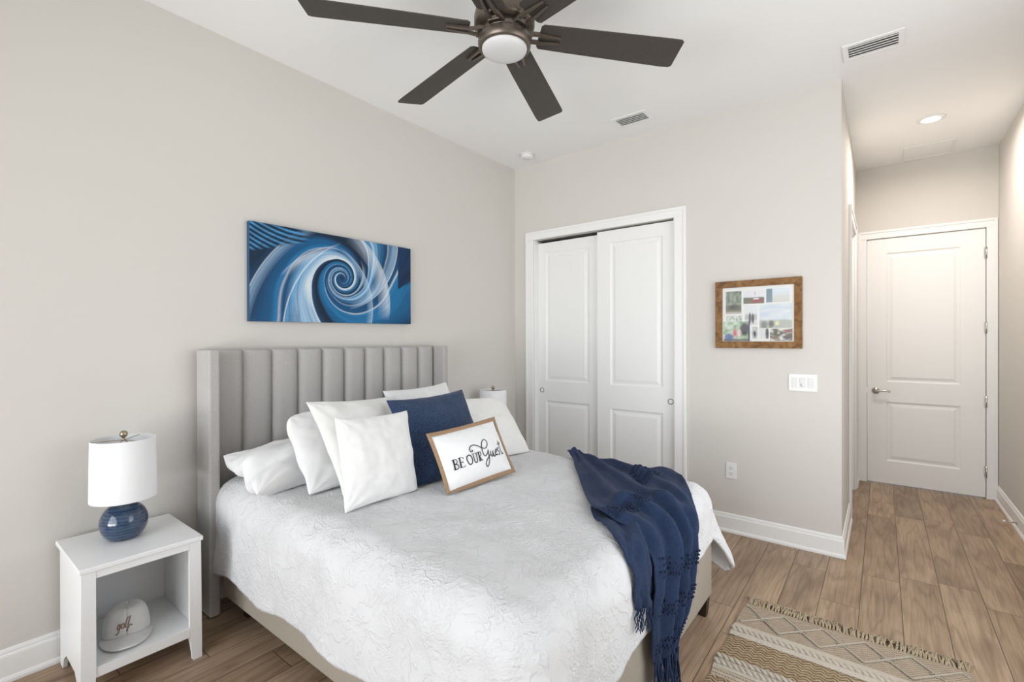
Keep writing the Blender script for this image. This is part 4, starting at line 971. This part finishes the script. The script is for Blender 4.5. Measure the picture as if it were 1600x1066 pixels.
# ---- cap
CX, CY, CZ = .262, -3.086, .1425; FWD = math.radians(-13)
cap = thing('baseball_cap', 'white baseball cap embroidered golf on the nightstand shelf', 'cap', (CX, CY, CZ))
f = np.array([math.cos(FWD), math.sin(FWD), 0]); s_ = np.array([-math.sin(FWD), math.cos(FWD), 0])
def crown(th, t):      # th: angle from forward, t 0..1 up
    hh = .116; R0 = .086+.005*np.cos(th)
    z = hh*np.sin(t*np.pi/2)**(.95); r = R0*np.maximum(1e-4, np.cos(t*np.pi/2))**(.52-.17*np.clip(np.cos(th), 0, 1))
    z = z+.010*np.clip(np.cos(th), 0, 1)*np.sin(np.pi*t)
    r = r*(1-.012*np.exp(-((np.mod(th*6/(2*np.pi)+.5, 1)-.5)/.04)**2))
    return np.array([CX, CY, CZ+.006])+np.asarray(r*np.cos(th))[..., None]*f+np.asarray(r*np.sin(th)*.95)[..., None]*s_+np.asarray(z)[..., None]*np.array([0, 0, 1])
th, tt = np.meshgrid(np.linspace(0, 2*np.pi, 73), np.linspace(0, 1, 24), indexing='ij')
mb = MB(); mb.grid(crown(th, tt)); mb.build('crown', m_capm, cap, solid=.002)
MB().ball(tuple(crown(np.array(0.), np.array(1.))+np.array([0, 0, .001])), .006, 10, 6).build('button', m_capm, cap)
a = np.linspace(-1.25, 1.25, 41); k = np.linspace(0, 1, 10); A, K = np.meshgrid(a, k, indexing='ij')
inn = crown(A, np.full_like(A, .02)); lat = np.sin(A)*.084
reach = .085*np.clip(np.cos(A*1.2), 0, 1)**.5
Pb = inn+K[..., None]*reach[..., None]*f+(K*np.sin(A)*.010)[..., None]*s_
Pb[..., 2] = CZ+.024-.0195*(np.abs(lat)/.084)**1.6-.012*K*(1-.9*(np.abs(lat)/.084)**2)
mb = MB(); mb.grid(Pb, True); mb.build('brim', m_capm, cap, solid=.003)
def csurf(sx, sz):
    th_ = sx/.09; 
    t_ = np.interp(sz, [0, .118], [0, 1]);
    P0 = crown(np.array(th_), np.array(math.asin(min(1, max(0, sz/.124)))*2/math.pi)); e = .01
    t0 = math.asin(min(1, max(0, sz/.124)))*2/math.pi
    n_ = np.cross(crown(np.array(th_+e), np.array(t0))-P0, crown(np.array(th_), np.array(t0+e))-P0); n_ /= np.linalg.norm(n_)
    return P0+n_*.0012, n_
GOLF = [[(430, 455), (395, 460), (375, 510), (385, 540), (415, 520), (432, 458)], [(436, 450), (425, 530), (400, 590), (365, 625), (335, 612)],
        [(492, 450), (460, 480), (465, 525), (500, 520), (520, 480), (508, 450), (490, 452)], [(470, 455), (445, 500), (430, 520)],
        [(602, 345), (572, 400), (545, 470), (535, 528), (562, 520)], [(652, 340), (627, 400), (600, 480), (580, 590), (565, 585), (600, 540), (640, 490)]]
cm = lambda q: ((q[0]-560)*.000172, .052-(q[1]-500)*.000215)
mb = MB()
for g_ in GOLF: ribbon(mb, [cm(q) for q in catmull(g_, 5)], lambda t: .0042, csurf)
mb.build('embroidery', m_stitch, cap, label='tan script word golf')
mb = MB(); mb.ball(tuple(csurf(*cm((668, 510)))[0]), .0026, 8, 5); mb.build('embroidered_dot', m_dkthread, cap, label='black dot')

# ================================================================== RUG
RX0, RX1, RY1, RY0 = 2.262, 3.122, -.955, -2.55
rug = thing('rug', 'cream and tan woven rug with fringe on the wood floor by the bed foot', 'rug', ((RX0+RX1)/2, (RY0+RY1)/2, 0))
def rug_mat():
    m = new_mat('woven_wool', (.5, .42, .32), .95, spec=.1)
    t = nd(m, 'ShaderNodeTexCoord'); sp = nd(m, 'ShaderNodeSeparateXYZ'); lk(m, t.outputs['Object'], sp.inputs[0])
    # distance from the fringed end, metres (object origin sits at the rug's centre)
    half = (RY1-RY0)/2; d = math_n(m, 'SUBTRACT', half, sp.outputs['Y'])
    nz = nd(m, 'ShaderNodeTexNoise', Scale=60.0, Detail=4.0); lk(m, t.outputs['Object'], nz.inputs['Vector'])
    # chevrons
    tri = math_n(m, 'PINGPONG', sp.outputs['X'], .022)
    chv = math_n(m, 'SINE', math_n(m, 'MULTIPLY', math_n(m, 'ADD', math_n(m, 'ADD', d, math_n(m, 'MULTIPLY', tri, .7)), math_n(m, 'MULTIPLY', nz.outputs['Fac'], .020)), 330.0))
    grid = math_n(m, 'MULTIPLY', math_n(m, 'SINE', math_n(m, 'MULTIPLY', sp.outputs['X'], 400.0)), math_n(m, 'SINE', math_n(m, 'MULTIPLY', d, 400.0)))
    def inband(a, b): return math_n(m, 'MULTIPLY', math_n(m, 'GREATER_THAN', d, a), math_n(m, 'LESS_THAN', d, b))
    dia = math_n(m, 'ADD', inband(-.1, .215), inband(.90, 1.10))
    chb = math_n(m, 'ADD', math_n(m, 'ADD', inband(.315, .505), inband(.66, .80)), inband(1.2, 1.34))
    cA = ramp(m, math_n(m, 'ADD', math_n(m, 'MULTIPLY', grid, .5), .5), [(.2, (.28, .215, .15)), (.62, (.47, .40, .315))])
    cB = ramp(m, math_n(m, 'ADD', math_n(m, 'MULTIPLY', chv, .5), .5), [(.12, (.20, .13, .07)), (.5, (.37, .275, .175)), (.9, (.45, .36, .255))])
    row = math_n(m, 'SINE', math_n(m, 'MULTIPLY', d, 260.0)); dash = math_n(m, 'SINE', math_n(m, 'MULTIPLY', sp.outputs['X'], 520.0))
    cC = ramp(m, math_n(m, 'ADD', math_n(m, 'MULTIPLY', math_n(m, 'MULTIPLY', row, math_n(m, 'ADD', math_n(m, 'MULTIPLY', dash, .4), .6)), .5), .5), [(.1, (.24, .19, .135)), (.45, (.44, .375, .29)), (.9, (.52, .46, .375))])
    c = mixc(m, chb, cC, cB); c = mixc(m, dia, c, cA)
    c = mixc(m, .35, c, ramp(m, nz.outputs['Fac'], [(.3, (.72, .70, .68)), (.7, (1.15, 1.13, 1.1))]), 'MULTIPLY')
    lk(m, c, bsdf(m).inputs['Base Color'])
    h = math_n(m, 'ADD', math_n(m, 'MULTIPLY', chv, math_n(m, 'MULTIPLY', chb, .5)), math_n(m, 'ADD', math_n(m, 'MULTIPLY', grid, math_n(m, 'MULTIPLY', dia, .3)), nz.outputs['Fac']))
    bump(m, h, .8, .005); return m
m_rug = rug_mat()
m_wool = fabric('cream_wool', (.52, .465, .395), .95, 260, .8, .15, .1, 200)
m_frg = fabric('straw_cotton', (.42, .345, .235), .95, 400, .5, .2, .1, 160)
m_cord = fabric('cream_cord', (.45, .40, .33), .95, 260, .8, .15, .1, 200)
gx, gy = np.meshgrid(np.linspace(0, 1, 44), np.linspace(0, 1, 90), indexing='ij')
Pt = np.stack([RX0+(RX1-RX0)*gx+.006*smooth_noise(gy*22, gx*0+(gx > .5)*9, 5)*(np.abs(gx-.5)*2)**6*2, RY0+(RY1-RY0)*gy+.004*smooth_noise(gx*20, gy*0+3, 6), .0085+.0022*smooth_noise(gx*12, gy*24, 7)], -1)
mb = MB(); mb.grid(Pt); Pl = Pt.copy(); Pl[..., 2] = .0012; mb.grid(Pl, True, True)
ne = lambda Q, W_: np.stack([Q, W_], 0)
for Q, W_, fl in ((Pt[0], Pl[0], False), (Pt[-1], Pl[-1], True), (Pt[:, 0], Pl[:, 0], True), (Pt[:, -1], Pl[:, -1], False)): mb.grid(ne(Q, W_), True, not fl)
mb.build('woven_field', m_rug, rug)
cordm = MB(); per = .322; nx = 110
for sgn in (0, .5):
    pts = []
    for i in range(nx+1):
        x = RX0+.012+(RX1-RX0-.024)*i/nx; ph = ((x-2.362)/per+sgn+.25) % 1; tri = 4*abs(ph-.5)-1
        pts.append((x, -1.070+.085*tri, .0115+.001*math.sin(i*2.4)))
    cordm.tube(pts, .0042, 6)
for k in range(6):
    cx = 2.362+.161*k
    if cx+.03 > RX1: break
    cordm.tube([(cx-.022, -1.07, .0112), (cx, -1.055, .0112), (cx+.022, -1.07, .0112), (cx, -1.085, .0112), (cx-.022, -1.07, .0112)], .0028, 6)
cordm.build('diamond_cord', m_cord, rug)
for yb in (-1.238, -1.490, -1.530, -1.80, -1.84, -2.10):
    br = MB(); r0 = .0100; nn = 240
    for st_ in range(2):
        pts = []
        for i in range(nn+1):
            x = RX0-.004+(RX1-RX0+.008)*i/nn; a_ = 2*math.pi*x/.050+st_*math.pi
            pts.append((x, yb+.0072*math.cos(a_), .0150+.0042*math.sin(a_)))
        br.tube(pts, [r0*.78*(1+.12*smooth_noise(i*.7, st_+yb*30, 9)) for i in range(nn+1)], 7)
    br.build('braid', m_wool, rug, label='raised cream braid')
for (ya_, yb_) in ((-1.285, -1.180), (-1.56, -1.462)):
    sx, sy = np.meshgrid(np.linspace(RX0-.002, RX1+.002, 60), np.linspace(ya_, yb_, 14), indexing='ij'); ed = np.clip(np.minimum(sy-ya_, yb_-sy)/.02, 0, 1)
    sm_ = MB(); sm_.grid(np.stack([sx, sy, .0098+.0042*np.sqrt(ed)+.0022*smooth_noise(sx*60, sy*60, 12)*ed], -1)); sm_.build('wool_strip', m_wool, rug)
fg = MB()
for yy, sg in ((RY1, 1), (RY0, -1)):
    fg = MB(); nf = 62
    for k in range(nf):
        xb = RX0+.006+(RX1-RX0-.012)*(k+.5)/nf; sw_ = (RNG.rand()-.5)*.05
        for q in range(5):
            ln = .058+.034*RNG.rand(); dx = sw_+(RNG.rand()-.5)*.05; z1 = .010+.012*RNG.rand()
            fg.tube(catmull([(xb+(q-1.5)*.0015, yy-sg*.004, .008), (xb+dx*.3, yy+sg*ln*.35, .012+z1*.4), (xb+dx*.6+(RNG.rand()-.5)*.012, yy+sg*ln*.7, z1*.8), (xb+dx+(RNG.rand()-.5)*.02, yy+sg*ln, .0035)], 3), .0021, 5)
        fg.ball((xb+sw_*.25, yy+sg*.014, .011), .0052, 6, 4)
    fg.build('fringe', m_frg, rug)
